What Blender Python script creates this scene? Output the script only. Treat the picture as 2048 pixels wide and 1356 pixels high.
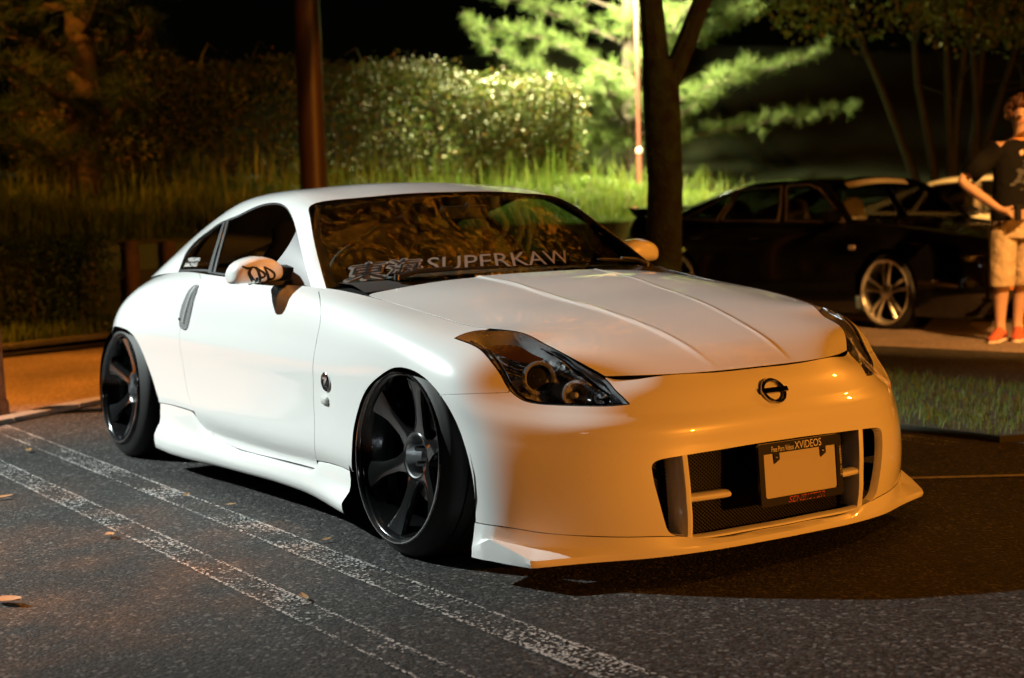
import bpy, bmesh, math, random
import numpy as np
from mathutils import Vector, Matrix
from mathutils.geometry import delaunay_2d_cdt
for o in list(bpy.data.objects): bpy.data.objects.remove(o)
SC=bpy.context.scene; COL=SC.collection
R=math.radians
# ---------------- camera ----------------
cd=bpy.data.cameras.new('camera'); CAM=bpy.data.objects.new('camera',cd); COL.objects.link(CAM)
cd.sensor_width=23.6; cd.lens=34.82; cd.clip_start=.05; cd.clip_end=400
_yaw,_pit,_rol=2.56620698,-.08649,-.0299833
fw=Vector((math.cos(_yaw)*math.cos(_pit),math.sin(_yaw)*math.cos(_pit),math.sin(_pit)))
rt=Vector((math.sin(_yaw),-math.cos(_yaw),0)); up=rt.cross(fw)
rt,up=rt*math.cos(_rol)+up*math.sin(_rol), up*math.cos(_rol)-rt*math.sin(_rol)
_m=Matrix((rt,up,-fw)).transposed().to_4x4(); _m.translation=Vector((4.18026,-3.14372,1.09726)); CAM.matrix_world=_m
cd.dof.use_dof=True; cd.dof.focus_distance=4.75; cd.dof.aperture_fstop=1.9
SC.camera=CAM
# ---------------- world: night sky ----------------
W=bpy.data.worlds.new('World'); SC.world=W; W.use_nodes=True
nt=W.node_tree; bg=nt.nodes['Background']
sky=nt.nodes.new('ShaderNodeTexSky'); sky.sky_type='NISHITA'; sky.sun_disc=False; sky.sun_elevation=R(2); sky.sun_rotation=R(60)
nt.links.new(sky.outputs[0],bg.inputs[0]); bg.inputs[1].default_value=SKY=.0004
# ---------------- street lamps of the car park, and added sodium spots ----------------
def lamp(name,loc,energy,color,radius,target=None,spot=None,blend=.6):
    l=bpy.data.lights.new(name,'SPOT' if spot else 'POINT'); l.energy=energy; l.color=color; l.shadow_soft_size=radius
    o=bpy.data.objects.new(name,l); COL.objects.link(o); o.location=loc
    if spot:
        l.spot_size=R(spot); l.spot_blend=blend
        d=Vector(target)-Vector(loc); o.rotation_euler=d.to_track_quat('-Z','Y').to_euler()
    return o
SODIUM=(1,.31,.024); MERC=(.90,1,.96)
LAMPS=[
 lamp('white_street_light',(-7.2,-6.8,6.2),9800,MERC,.09,(-1.95,-1.1,.4),40,1.0),
 lamp('white_street_light',(9.5,-9.0,6.5),40,(1,.93,.88),.5,(.6,-.5,.4),36,.9),
 lamp('sodium_light',(14.2,4.6,2.5),7300,SODIUM,.14),
 lamp('sodium_light',(1.6,6.6,4.4),450,SODIUM,.10),
 lamp('sodium_light',(2.6,8.6,4.0),17000,(1,.55,.16),.08,(-6.0,9.7,1.0),26,.4),  # no street lamp: spot added to brighten the cream car
 lamp('sodium_light',(3.0,3.5,5.0),7500,(1,.45,.11),.08,(-4.6,7.5,.7),38,.35),
 lamp('sodium_light',(.6,2.4,1.6),10500,(1,.31,.025),.10,(-2.5,1.5,4.2),60,.3),  # floating uplight added so the windshield reflects a lit crown
 lamp('sodium_light',(-2.3,-.2,9.3),8500,SODIUM,.10,(-1.1,-2.5,0),22,.5),  # overhead spot added to throw dapples through the crown
 lamp('sodium_light',(-6.0,-4.4,4.6),4600,SODIUM,.10,(-6.2,-1.3,0),62,.6),
 lamp('sodium_light',(-9.2,-3.2,5.4),4200,SODIUM,.10,(-14.0,4.4,2.6),46,.8),
 lamp('green_white_street_light',(-15.0,10.4,5.4),23000,(1,.97,.46),.12,(-14.7,9.7,0),112,.9),
 lamp('green_white_street_light',(-15.5,11.6,4.6),6500,(1,.97,.55),.12,(-17.8,13.8,3.2),156,.3),
]
# ---------------- render / exposure ----------------
SC.view_settings.view_transform='Standard'; SC.view_settings.look='None'; SC.view_settings.exposure=0; SC.view_settings.gamma=1; SC.view_settings.use_curve_mapping=False
SC.render.engine='CYCLES'; SC.cycles.use_denoising=True; SC.cycles.max_bounces=8; SC.cycles.transparent_max_bounces=24
SC.cycles.caustics_reflective=False; SC.cycles.caustics_refractive=False; SC.cycles.sample_clamp_indirect=4; SC.cycles.sample_clamp_direct=0
SC.cycles.use_light_tree=True
# ---------------- helpers ----------------
def tag(o,label=None,cat=None,group=None,kind=None):
    if label: o['label']=label
    if cat: o['category']=cat
    if group: o['group']=group
    if kind: o['kind']=kind
    return o
def empty(name,loc=(0,0,0),rz=0):
    o=bpy.data.objects.new(name,None); o.empty_display_size=.2; COL.objects.link(o); o.location=loc; o.rotation_euler=(0,0,rz); return o
def mesh(name,V,F,mat=None,parent=None,smooth=True,normals=None,loc=None):
    me=bpy.data.meshes.new(name); me.from_pydata([tuple(map(float,v)) for v in V],[],[tuple(map(int,f)) for f in F])
    me.validate(); 
    if smooth and len(me.polygons): me.polygons.foreach_set('use_smooth',[True]*len(me.polygons))
    if normals is not None and len(normals)==len(me.vertices): me.normals_split_custom_set_from_vertices([tuple(map(float,n)) for n in normals])
    me.update()
    o=bpy.data.objects.new(name,me); COL.objects.link(o)
    if mat: me.materials.append(mat)
    if parent: o.parent=parent
    if loc: o.location=loc
    return o
def sharp(o,deg=35):
    me=o.data
    try: me.set_sharp_from_angle(angle=R(deg))
    except Exception: pass
    return o
class MB:
    """collects boxes, tubes, lathes into one mesh"""
    def __init__(s): s.V=[]; s.F=[]
    def add(s,V,F):
        n=len(s.V); s.V+= [tuple(v) for v in V]; s.F+=[tuple(i+n for i in f) for f in F]; return s
    def box(s,c,d,rz=0,M=None):
        x,y,z=[q/2 for q in d]; V=[Vector((a*x,b*y,e*z)) for a in(-1,1) for b in(-1,1) for e in(-1,1)]
        if rz: V=[Matrix.Rotation(rz,3,'Z')@v for v in V]
        if M is not None: V=[M@v for v in V]
        V=[v+Vector(c) for v in V]
        return s.add(V,[(0,1,3,2),(4,6,7,5),(0,4,5,1),(2,3,7,6),(0,2,6,4),(1,5,7,3)])
    def tube(s,pts,rad,n=8,cap=True):
        pts=[Vector(p) for p in pts]; rad=[rad]*len(pts) if isinstance(rad,(int,float)) else rad
        base=len(s.V); prev=None
        for i,p in enumerate(pts):
            t=(pts[min(i+1,len(pts)-1)]-pts[max(i-1,0)]).normalized()
            if prev is None:
                a=Vector((0,0,1)) if abs(t.z)<.9 else Vector((1,0,0)); e=t.cross(a).normalized()
            else: e=(prev-t*prev.dot(t)).normalized()
            prev=e; b=t.cross(e)
            for k in range(n):
                an=2*math.pi*k/n; s.V.append(tuple(p+(e*math.cos(an)+b*math.sin(an))*rad[i]))
        for i in range(len(pts)-1):
            for k in range(n):
                a=base+i*n+k; c=base+i*n+(k+1)%n; s.F.append((a,c,c+n,a+n))
        if cap:
            s.F.append(tuple(base+k for k in range(n))[::-1]); m=base+(len(pts)-1)*n; s.F.append(tuple(m+k for k in range(n)))
        return s
    def lathe(s,prof,n=48,M=None,closed=False):
        """prof: (axial, radius); axis = local Z"""
        base=len(s.V)
        for a,r in prof:
            for k in range(n):
                an=2*math.pi*k/n; v=Vector((r*math.cos(an),r*math.sin(an),a)); s.V.append(tuple(M@v if M is not None else v))
        m=len(prof)
        for i in range(m if closed else m-1):
            for k in range(n):
                j=(i+1)%m; a=base+i*n+k; b=base+i*n+(k+1)%n; c=base+j*n+(k+1)%n; d=base+j*n+k; s.F.append((a,b,c,d))
        return s
    def loft(s,secs,closed=False,cap=False):
        base=len(s.V); n=len(secs[0])
        for sec in secs: s.V+=[tuple(p) for p in sec]
        for i in range(len(secs)-1):
            for k in range(n if closed else n-1):
                a=base+i*n+k; b=base+i*n+(k+1)%n; s.F.append((a,b,b+n,a+n))
        if cap and closed: s.F.append(tuple(base+k for k in range(n))[::-1]); m=base+(len(secs)-1)*n; s.F.append(tuple(m+k for k in range(n)))
        return s
    def obj(s,name,mat,parent=None,smooth=True,ang=35):
        o=mesh(name,s.V,s.F,mat,parent,smooth)
        bm=bmesh.new(); bm.from_mesh(o.data); bmesh.ops.recalc_face_normals(bm,faces=bm.faces); bm.to_mesh(o.data); bm.free()
        if smooth: sharp(o,ang)
        return o
def bevel(o,w=.004,seg=2):
    m=o.modifiers.new('bevel','BEVEL'); m.width=w; m.segments=seg; m.limit_method='ANGLE'; m.angle_limit=R(40); return o
# ---------------- materials ----------------
MATS={}
def mat(name,base,rough=.5,metal=0,coat=0,spec=.5,noise=None,bump=None,emit=None,trans=0,ior=1.45,alpha=1,sub=0,coords='Object'):
    if name in MATS: return MATS[name]
    m=bpy.data.materials.new(name); m.use_nodes=True; n=m.node_tree.nodes; l=m.node_tree.links; b=n['Principled BSDF']
    b.inputs['Base Color'].default_value=(*base,1); b.inputs['Roughness'].default_value=rough; b.inputs['Metallic'].default_value=metal
    b.inputs['Coat Weight'].default_value=coat; b.inputs['Coat Roughness'].default_value=.03; b.inputs['Specular IOR Level'].default_value=spec; b.inputs['IOR'].default_value=ior
    b.inputs['Transmission Weight'].default_value=trans
    tc=n.new('ShaderNodeTexCoord')
    if noise: # (scale, color2, contrast)
        t=n.new('ShaderNodeTexNoise'); t.inputs['Scale'].default_value=noise[0]; t.inputs['Detail'].default_value=6; l.new(tc.outputs[coords],t.inputs['Vector'])
        r=n.new('ShaderNodeValToRGB'); r.color_ramp.elements[0].position=.5-noise[2]; r.color_ramp.elements[1].position=.5+noise[2]
        r.color_ramp.elements[0].color=(*base,1); r.color_ramp.elements[1].color=(*noise[1],1); l.new(t.outputs[0],r.inputs[0]); l.new(r.outputs[0],b.inputs['Base Color'])
    if bump: # (scale, strength, distance)
        t=n.new('ShaderNodeTexNoise'); t.inputs['Scale'].default_value=bump[0]; t.inputs['Detail'].default_value=4; l.new(tc.outputs[coords],t.inputs['Vector'])
        k=n.new('ShaderNodeBump'); k.inputs['Strength'].default_value=bump[1]; k.inputs['Distance'].default_value=bump[2]; l.new(t.outputs[0],k.inputs['Height']); l.new(k.outputs[0],b.inputs['Normal'])
    if emit: b.inputs['Emission Color'].default_value=(*emit[0],1); b.inputs['Emission Strength'].default_value=emit[1]
    MATS[name]=m; return m
def glass(name,tint,f0=1.45,rough=.0):
    """thin glass pane: clear transmission with a Fresnel reflection"""
    if name in MATS: return MATS[name]
    m=bpy.data.materials.new(name); m.use_nodes=True; n=m.node_tree.nodes; l=m.node_tree.links; n.clear()
    out=n.new('ShaderNodeOutputMaterial'); mx=n.new('ShaderNodeMixShader'); lw=n.new('ShaderNodeLayerWeight'); pw=n.new('ShaderNodeMath'); pw.operation='POWER'; pw.inputs[1].default_value=5; l.new(lw.outputs['Facing'],pw.inputs[0]); F0=((f0-1)/(f0+1))**2*1.8; fr=n.new('ShaderNodeMath'); fr.operation='MULTIPLY_ADD'; fr.inputs[1].default_value=1-F0; fr.inputs[2].default_value=F0; l.new(pw.outputs[0],fr.inputs[0])
    tr=n.new('ShaderNodeBsdfTransparent'); tr.inputs[0].default_value=(*tint,1); gl=n.new('ShaderNodeBsdfGlossy'); gl.inputs['Roughness'].default_value=rough
    l.new(fr.outputs[0],mx.inputs[0]); l.new(tr.outputs[0],mx.inputs[1]); l.new(gl.outputs[0],mx.inputs[2]); l.new(mx.outputs[0],out.inputs[0])
    MATS[name]=m; return m
PAINT=mat('pearl_white_paint',(.80,.80,.79),.32,0,1.0,.5)
BLACKP=mat('black_plastic',(.012,.012,.013),.45)
RUBBER=mat('rubber',(.007,.007,.007),.6,bump=(90,.15,.002))
CHROME=mat('chrome',(.82,.83,.85),.06,1)
GUN=mat('gunmetal_wheel',(.075,.077,.082),.15,.9,1.0)
VOID=mat('dark_void',(.004,.004,.004),.9,spec=.1)
MESHB=mat('grille_mesh',(.01,.01,.01),.5)
WSG=glass('windshield_glass',(.72,.80,.72),1.6)
TINT=glass('tinted_glass',(.62,.68,.64),1.5)
LENS=glass('lens_glass',(.93,.95,.97),1.45)
AMBER=mat('amber_reflector',(.10,.03,.006),.12,.4)

# ================= spline surfaces of the coupe body (metres; x forward, z up) =================
def spl_matrix(t, q):
    """cardinal natural-cubic-spline basis: rows = queries, cols = knots"""
    t=np.asarray(t,float); q=np.asarray(q,float); n=len(t); h=np.diff(t)
    A=np.zeros((n,n)); B=np.zeros((n,n)); A[0,0]=A[-1,-1]=1
    for i in range(1,n-1):
        A[i,i-1]=h[i-1]; A[i,i]=2*(h[i-1]+h[i]); A[i,i+1]=h[i]
        B[i,i-1]=6/h[i-1]; B[i,i]=-6/h[i-1]-6/h[i]; B[i,i+1]=6/h[i]
    M=np.linalg.solve(A,B)
    k=np.clip(np.searchsorted(t,q,side='right')-1,0,n-2)
    a=(t[k+1]-q)/h[k]; b=(q-t[k])/h[k]
    R=np.zeros((len(q),n)); r=np.arange(len(q))
    R[r,k]+=a; R[r,k+1]+=b
    R+=((a**3-a)*h[k]**2/6)[:,None]*M[k]+((b**3-b)*h[k]**2/6)[:,None]*M[k+1]
    return R
class Surf:
    """tensor spline through a grid of points P[u][v]; u,v knots in metres (mean chord length)"""
    def __init__(s,P,uk=None,vk=None):
        s.P=np.asarray(P,float)
        d=np.linalg.norm(np.diff(s.P,axis=0),axis=2).mean(1); s.uk=np.concatenate([[0],np.cumsum(d)]) if uk is None else np.asarray(uk,float)
        d=np.linalg.norm(np.diff(s.P,axis=1),axis=2).mean(0); s.vk=np.concatenate([[0],np.cumsum(d)]) if vk is None else np.asarray(vk,float)
    def grid(s,u,v):
        U=spl_matrix(s.uk,u); V=spl_matrix(s.vk,v)
        return np.einsum('ai,bj,ijk->abk',U,V,s.P)
    def at(s,uv):
        uv=np.asarray(uv,float).reshape(-1,2)
        U=spl_matrix(s.uk,uv[:,0]); V=spl_matrix(s.vk,uv[:,1])
        return np.einsum('ai,aj,ijk->ak',U,V,s.P)
    def nrm(s,uv,e=1e-3):
        uv=np.asarray(uv,float).reshape(-1,2)
        lo=np.array([s.uk[0],s.vk[0]]);hi=np.array([s.uk[-1],s.vk[-1]])
        def c(a): return np.clip(a,lo,hi)
        du=s.at(c(uv+[e,0]))-s.at(c(uv-[e,0])); dv=s.at(c(uv+[0,e]))-s.at(c(uv-[0,e]))
        n=np.cross(du,dv); return n/np.maximum(np.linalg.norm(n,axis=1),1e-12)[:,None]
def side(x,yz): return [(x,-y,z) for y,z in yz]
def cor(p): return [(x,-y,z) for x,y,z in p]
RING=[
 cor([(-3.42,0,.2),(-3.43,0,.27),(-3.44,0,.34),(-3.445,0,.41),(-3.445,0,.48),(-3.43,0,.55),(-3.41,0,.62),(-3.39,0,.70),(-3.37,0,.77),(-3.33,0,.81)]),
 cor([(-3.37,.38,.19),(-3.38,.38,.26),(-3.39,.38,.33),(-3.395,.38,.40),(-3.395,.38,.47),(-3.38,.38,.54),(-3.36,.38,.62),(-3.34,.37,.70),(-3.31,.36,.765),(-3.27,.35,.807)]),
 cor([(-3.22,.60,.17),(-3.23,.60,.25),(-3.24,.60,.33),(-3.24,.605,.40),(-3.24,.61,.48),(-3.23,.605,.55),(-3.2,.59,.63),(-3.16,.57,.70),(-3.12,.54,.76),(-3.07,.50,.802)]),
 cor([(-3.0,.75,.13),(-3.0,.755,.22),(-3.0,.76,.30),(-3.0,.765,.38),(-3.0,.77,.47),(-3.0,.77,.56),(-2.99,.745,.63),(-2.97,.705,.695),(-2.94,.65,.75),(-2.9,.59,.80)]),
 side(-2.65,[(.855,.08),(.865,.20),(.872,.28),(.878,.36),(.884,.47),(.891,.58),(.882,.65),(.85,.712),(.795,.765),(.712,.815)]),
 side(-2.35,[(.85,.08),(.858,.2),(.864,.28),(.869,.36),(.876,.47),(.884,.59),(.878,.67),(.858,.745),(.815,.805),(.745,.848)]),
 side(-2.05,[(.845,.08),(.852,.2),(.858,.28),(.862,.36),(.866,.47),(.872,.595),(.866,.68),(.85,.76),(.82,.82),(.765,.865)]),
 side(-1.75,[(.825,.08),(.84,.2),(.862,.28),(.864,.36),(.866,.47),(.871,.59),(.866,.68),(.856,.76),(.836,.82),(.793,.862)]),
 side(-1.4,[(.80,.08),(.832,.195),(.862,.27),(.866,.36),(.866,.47),(.871,.585),(.866,.68),(.856,.76),(.838,.812),(.798,.852)]),
 side(-1.0,[(.80,.08),(.832,.195),(.862,.265),(.866,.36),(.867,.47),(.871,.58),(.866,.675),(.856,.75),(.838,.803),(.794,.84)]),
 side(-.65,[(.80,.08),(.832,.195),(.862,.265),(.867,.36),(.868,.47),(.872,.575),(.867,.67),(.855,.74),(.827,.793),(.752,.829)]),
 side(-.35,[(.82,.08),(.845,.195),(.866,.265),(.869,.36),(.872,.47),(.877,.575),(.872,.66),(.853,.725),(.81,.773),(.715,.797)]),
 side(0,[(.86,.08),(.868,.2),(.872,.28),(.876,.36),(.880,.47),(.886,.57),(.884,.64),(.862,.695),(.81,.735),(.71,.757)]),
 side(.2,[(.865,.08),(.87,.2),(.873,.28),(.876,.36),(.879,.46),(.882,.55),(.874,.61),(.846,.66),(.79,.702),(.678,.731)]),
 cor([(.36,.868,.08),(.36,.869,.18),(.36,.870,.26),(.36,.871,.34),(.36,.870,.43),(.36,.866,.52),(.36,.850,.575),(.36,.82,.622),(.355,.75,.672),(.338,.617,.7185)]),
 cor([(.50,.84,.08),(.495,.84,.16),(.49,.842,.24),(.485,.842,.32),(.478,.836,.41),(.465,.818,.49),(.45,.79,.54),(.44,.757,.58),(.432,.70,.634),(.412,.589,.6905)]),
 cor([(.60,.735,.08),(.609,.742,.16),(.612,.745,.24),(.608,.742,.32),(.60,.733,.39),(.583,.712,.462),(.56,.682,.508),(.54,.65,.546),(.524,.615,.598),(.506,.573,.6592)]),
 cor([(.712,.588,.08),(.722,.597,.16),(.728,.60,.23),(.725,.60,.31),(.717,.592,.38),(.702,.577,.452),(.677,.557,.50),(.65,.535,.54),(.63,.515,.565),(.61,.492,.588)]),
 cor([(.782,.432,.08),(.791,.438,.15),(.795,.44,.22),(.793,.44,.30),(.786,.435,.37),(.774,.426,.445),(.75,.412,.492),(.722,.395,.537),(.70,.38,.565),(.68,.365,.588)]),
 cor([(.814,.22,.08),(.824,.22,.15),(.828,.22,.22),(.826,.22,.30),(.82,.22,.37),(.81,.216,.445),(.786,.21,.492),(.76,.20,.534),(.735,.19,.564),(.713,.185,.586)]),
 cor([(.822,0,.08),(.832,0,.15),(.836,0,.22),(.834,0,.30),(.828,0,.37),(.818,0,.445),(.795,0,.492),(.768,0,.534),(.743,0,.564),(.720,0,.586)]),
]
def st(x,yz): return [(x,-y,z) for y,z in yz]
GREEN=[
 cor([(-.715,.755,.828),(-.85,.715,.925),(-.99,.668,1.02),(-1.09,.63,1.09),(-1.145,.605,1.122),(-1.16,.572,1.138),(-1.12,.42,1.155),(-1.08,.22,1.167),(-1.065,0,1.170)]),
 cor([(-.80,.768,.83),(-.93,.735,.93),(-1.08,.685,1.025),(-1.19,.643,1.095),(-1.25,.612,1.134),(-1.27,.575,1.157),(-1.27,.42,1.180),(-1.27,.22,1.195),(-1.27,0,1.200)]),
 cor([(-1.15,.787,.846),(-1.2,.755,.935),(-1.28,.705,1.03),(-1.35,.66,1.10),(-1.38,.622,1.146),(-1.4,.58,1.172),(-1.42,.42,1.197),(-1.42,.22,1.211),(-1.42,0,1.216)]),
 cor([(-1.55,.787,.858),(-1.57,.752,.94),(-1.6,.70,1.03),(-1.63,.655,1.095),(-1.65,.615,1.143),(-1.66,.57,1.172),(-1.67,.42,1.198),(-1.67,.22,1.213),(-1.67,0,1.218)]),
 cor([(-1.9,.775,.866),(-1.9,.735,.94),(-1.91,.685,1.015),(-1.93,.64,1.07),(-1.95,.60,1.113),(-1.96,.555,1.146),(-1.97,.42,1.172),(-1.97,.22,1.19),(-1.97,0,1.196)]),
 st(-2.25,[(.75,.857),(.71,.925),(.66,.98),(.615,1.025),(.575,1.062),(.53,1.092),(.40,1.12),(.21,1.138),(0,1.145)]),
 st(-2.6,[(.718,.832),(.675,.872),(.635,.905),(.595,.937),(.555,.965),(.51,.992),(.385,1.02),(.2,1.042),(0,1.05)]),
 st(-2.92,[(.605,.81),(.575,.832),(.545,.85),(.515,.867),(.483,.882),(.447,.897),(.34,.917),(.185,.932),(0,.938)]),
 cor([(-3.2,.42,.807),(-3.22,.40,.815),(-3.23,.38,.821),(-3.24,.36,.826),(-3.25,.34,.83),(-3.26,.315,.834),(-3.28,.245,.839),(-3.295,.14,.842),(-3.3,0,.844)]),
]
HOOD=[
 cor([(.608,.493,.589),(.68,.365,.588),(.713,.185,.586),(.72,0,.586)]),
 cor([(.506,.573,.659),(.55,.43,.657),(.59,.21,.646),(.60,0,.645)]),
 cor([(.412,.589,.6905),(.43,.44,.697),(.455,.22,.693),(.46,0,.692)]),
 cor([(.338,.617,.7185),(.33,.45,.724),(.33,.225,.726),(.33,0,.726)]),
 cor([(.2,.678,.731),(.18,.48,.752),(.17,.24,.760),(.17,0,.761)]),
 cor([(0,.71,.757),(-.02,.50,.782),(-.03,.25,.792),(-.03,0,.794)]),
 cor([(-.28,.715,.789),(-.26,.50,.818),(-.25,.25,.830),(-.25,0,.833)]),
 cor([(-.50,.712,.812),(-.48,.50,.838),(-.47,.25,.852),(-.455,0,.855)]),
]
WSH=[
 cor([(-.715,.755,.828),(-.60,.56,.844),(-.51,.30,.853),(-.475,0,.856)]),
 cor([(-.85,.715,.925),(-.775,.53,.950),(-.70,.28,.963),(-.67,0,.968)]),
 cor([(-.99,.668,1.02),(-.93,.49,1.045),(-.88,.26,1.059),(-.862,0,1.063)]),
 cor([(-1.16,.572,1.138),(-1.12,.42,1.155),(-1.08,.22,1.167),(-1.065,0,1.170)]),
]
_m=[[(x,-y,z) for x,y,z in r] for r in (RING[-2],RING[-3])]
SR=Surf(RING+_m); UC=SR.uk[len(RING)-1]; VT=SR.vk[-1]
_g=[[(x,-y,z) for x,y,z in r[::-1]][1:3] for r in GREEN]
SG=Surf([r+e for r,e in zip(GREEN,_g)]); VG=SG.vk[len(GREEN[0])-1]

def _cen(G):
    return Surf([r+[(x,-y,z) for x,y,z in r[::-1]][1:3] for r in G])
SH=_cen(HOOD); VH=SH.vk[3]; SW=_cen(WSH); VW=SW.vk[3]

CURVES={"door_front":[[3.2013,0.6809],[3.306,0.62],[3.3446,0.5667],[3.3426,0.5209],[3.3282,0.4832],[3.3133,0.4377],[3.3003,0.3874],[3.2886,0.325],[3.2872,0.2489],[3.2489,0.1298],[3.2105,0.0878]],"door_rear":[[2.0597,0.7037],[2.1816,0.6331],[2.1201,0.5708],[2.0568,0.5001],[2.0311,0.4644],[2.0223,0.4173],[2.0308,0.3518],[2.0598,0.2635],[2.1238,0.1849],[2.158,0.1368]],"door_bottom":[[2.158,0.1368],[2.2246,0.1023],[2.337,0.083],[2.4642,0.0771],[2.8526,0.0821],[3.2105,0.0878]],"rear_arch_vis":[[1.3604,0.4551],[1.4559,0.4394],[1.5338,0.4025],[1.5921,0.3458],[1.6558,0.2682],[1.6965,0.1832],[1.7152,0.0852],[1.7089,0.0497]],"front_arch":[[3.5115,0.0566],[3.5398,0.1234],[3.5709,0.1917],[3.5885,0.2529],[3.6283,0.3111],[3.6957,0.3726],[3.7637,0.4097],[3.8337,0.4383],[3.9285,0.4743],[4.0023,0.4871],[4.0886,0.4838],[4.192,0.4454],[4.2684,0.384],[4.3105,0.3148],[4.3356,0.2313],[4.3386,0.1522],[4.3362,0.1049],[4.3341,0.0455],[4.3331,0.0]],"skirt_seam_rear":[[1.6965,0.1832],[1.8626,0.1878],[2.1238,0.1849]],"fender_bottom":[[3.2512,0.128],[3.3442,0.1343],[3.4315,0.1357],[3.5508,0.127]],"bumper_seam":[[4.1947,0.4436],[4.2957,0.4843],[4.3736,0.5241],[4.4234,0.5528]],"hl_top_rear":[[4.1211,0.6432],[4.12,0.6706],[4.1293,0.6886],[4.151,0.696]],"hl_lower":[[4.1211,0.6432],[4.1506,0.641],[4.1982,0.638],[4.2516,0.6313],[4.3157,0.6167],[4.3798,0.5931],[4.4221,0.5609],[4.4466,0.5439],[4.4727,0.5307],[4.4971,0.5277],[4.5548,0.5312],[4.6475,0.5319],[4.7427,0.5322],[4.788,0.5394]],"hl_upper":[[4.151,0.696],[4.1962,0.7025],[4.2363,0.7061],[4.2752,0.7068],[4.3303,0.7068],[4.3927,0.7066],[4.5297,0.7055],[4.6224,0.7068],[4.6995,0.6976],[4.7414,0.6225],[4.788,0.5394]],"lip_seam":[[4.3362,0.1049],[4.4243,0.1133],[4.5451,0.0944],[4.6594,0.0815],[4.7739,0.0778],[4.9,0.0743]],"grille":[[4.8472,0.2997],[4.8503,0.3149],[4.8591,0.3241],[4.8905,0.3337],[4.9694,0.3413],[5.0812,0.3449],[5.2056,0.3488],[5.2987,0.3497]],"grille_l":[[4.8472,0.2997],[4.8531,0.2482],[4.8616,0.2074],[4.8733,0.1586],[4.8849,0.1128],[4.8909,0.0963],[4.9046,0.0798],[4.931,0.0663],[4.9743,0.0591],[5.1377,0.0579],[5.2778,0.058]],"hood_corner":[[4.7129,0.7022]],"dlo_top":[[1.1559,0.0063],[1.165,0.0499],[1.1899,0.1278],[1.1819,0.2056],[1.1024,0.2433],[1.0054,0.2714],[0.8538,0.281],[0.7095,0.2882],[0.5894,0.3051],[0.4657,0.3194],[0.3502,0.3231],[0.2498,0.3133],[0.1872,0.288],[0.1489,0.2314],[0.1397,0.1673],[0.1375,0.1075],[0.1382,0.0453],[0.1401,0.0042]],"b_post":[[0.8737,0.2758],[0.7969,0.137],[0.7607,0.0117]],"roof_seam":[[0.0397,0.3637],[0.1058,0.3792],[0.2119,0.3951],[0.344,0.4174]],"handle_l":[[2.1732,0.6353],[2.1122,0.618],[2.0731,0.5801],[2.0416,0.5419],[2.0274,0.5023],[2.0362,0.4785],[2.0655,0.4706]],"handle_r":[[2.1842,0.6307],[2.1815,0.6077],[2.1664,0.5723],[2.1489,0.5337],[2.131,0.5031],[2.1108,0.4771],[2.0655,0.4706]],"badge":[[3.4061,0.3894]],"marker":[[3.3864,0.3297]],"emblem":[[5.2987,0.545]],"crease_near":[[5.1372,0.6546],[5.1468,0.6019],[5.1647,0.5546],[5.1812,0.5213]],"strokes":[[[-0.9609,0.9158],[-0.9454,0.9066],[-0.923,0.9111]],[[-0.9307,0.906],[-0.9399,0.8931],[-0.9369,0.8792],[-0.9241,0.8625],[-0.9052,0.8449]],[[-0.9052,0.8449],[-0.9075,0.8582],[-0.9126,0.8711]],[[-0.923,0.9107],[-0.9123,0.9021],[-0.9034,0.8821],[-0.8913,0.8504]],[[-0.9157,0.9103],[-0.8978,0.8957],[-0.8813,0.8764],[-0.8878,0.8703],[-0.9001,0.8739]],[[-0.8842,0.91],[-0.8767,0.8947],[-0.8678,0.8735],[-0.8577,0.8487]],[[-0.8842,0.91],[-0.8556,0.8937],[-0.8402,0.8744],[-0.8445,0.8631],[-0.8619,0.8651],[-0.8703,0.8736]]]}

# ================= white sports coupe: trimmed spline panels =================
def dense(pts,step=.008):
    p=np.asarray(pts,float); d=np.linalg.norm(np.diff(p,axis=0),axis=1); t=np.concatenate([[0],np.cumsum(d)])
    n=max(2,int(t[-1]/step)+1); q=np.linspace(0,t[-1],n)
    if len(p)==2: return np.c_[np.interp(q,t,p[:,0]),np.interp(q,t,p[:,1])]
    return spl_matrix(t,q)@p
def loop(*parts):
    o=[]
    for a in parts:
        for p in np.asarray(a,float):
            if not o or np.linalg.norm(p-o[-1])>.0015: o.append(p)
    if np.linalg.norm(o[0]-o[-1])<.0015: o.pop()
    return np.array(o)
def line(a,b): return dense([a,b])
def area(p): return .5*np.sum(p[:,0]*np.roll(p[:,1],-1)-p[:,1]*np.roll(p[:,0],-1))
def inset(p,g,fix=None):
    e=np.roll(p,-1,0)-p; e/=np.maximum(np.linalg.norm(e,axis=1),1e-9)[:,None]
    n=np.c_[-e[:,1],e[:,0]]*(1 if area(p)>0 else -1)
    m=n+np.roll(n,1,0); k=(m**2).sum(1); m=m/np.maximum(k,.8)[:,None]*2*.5*2/2
    q=p+g*m*1.0
    if fix is not None: q[fix]=p[fix]
    return q
def inpoly(q,p):
    x,y=q[:,0],q[:,1]; c=np.zeros(len(q),bool); x1,y1=p[:,0],p[:,1]; x2,y2=np.roll(x1,-1),np.roll(y1,-1)
    for a,b,d,e in zip(x1,y1,x2,y2):
        if b==e: continue
        m=((b>y)!=(e>y))&(x<(d-a)*(y-b)/(e-b)+a); c^=m
    return c
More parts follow.
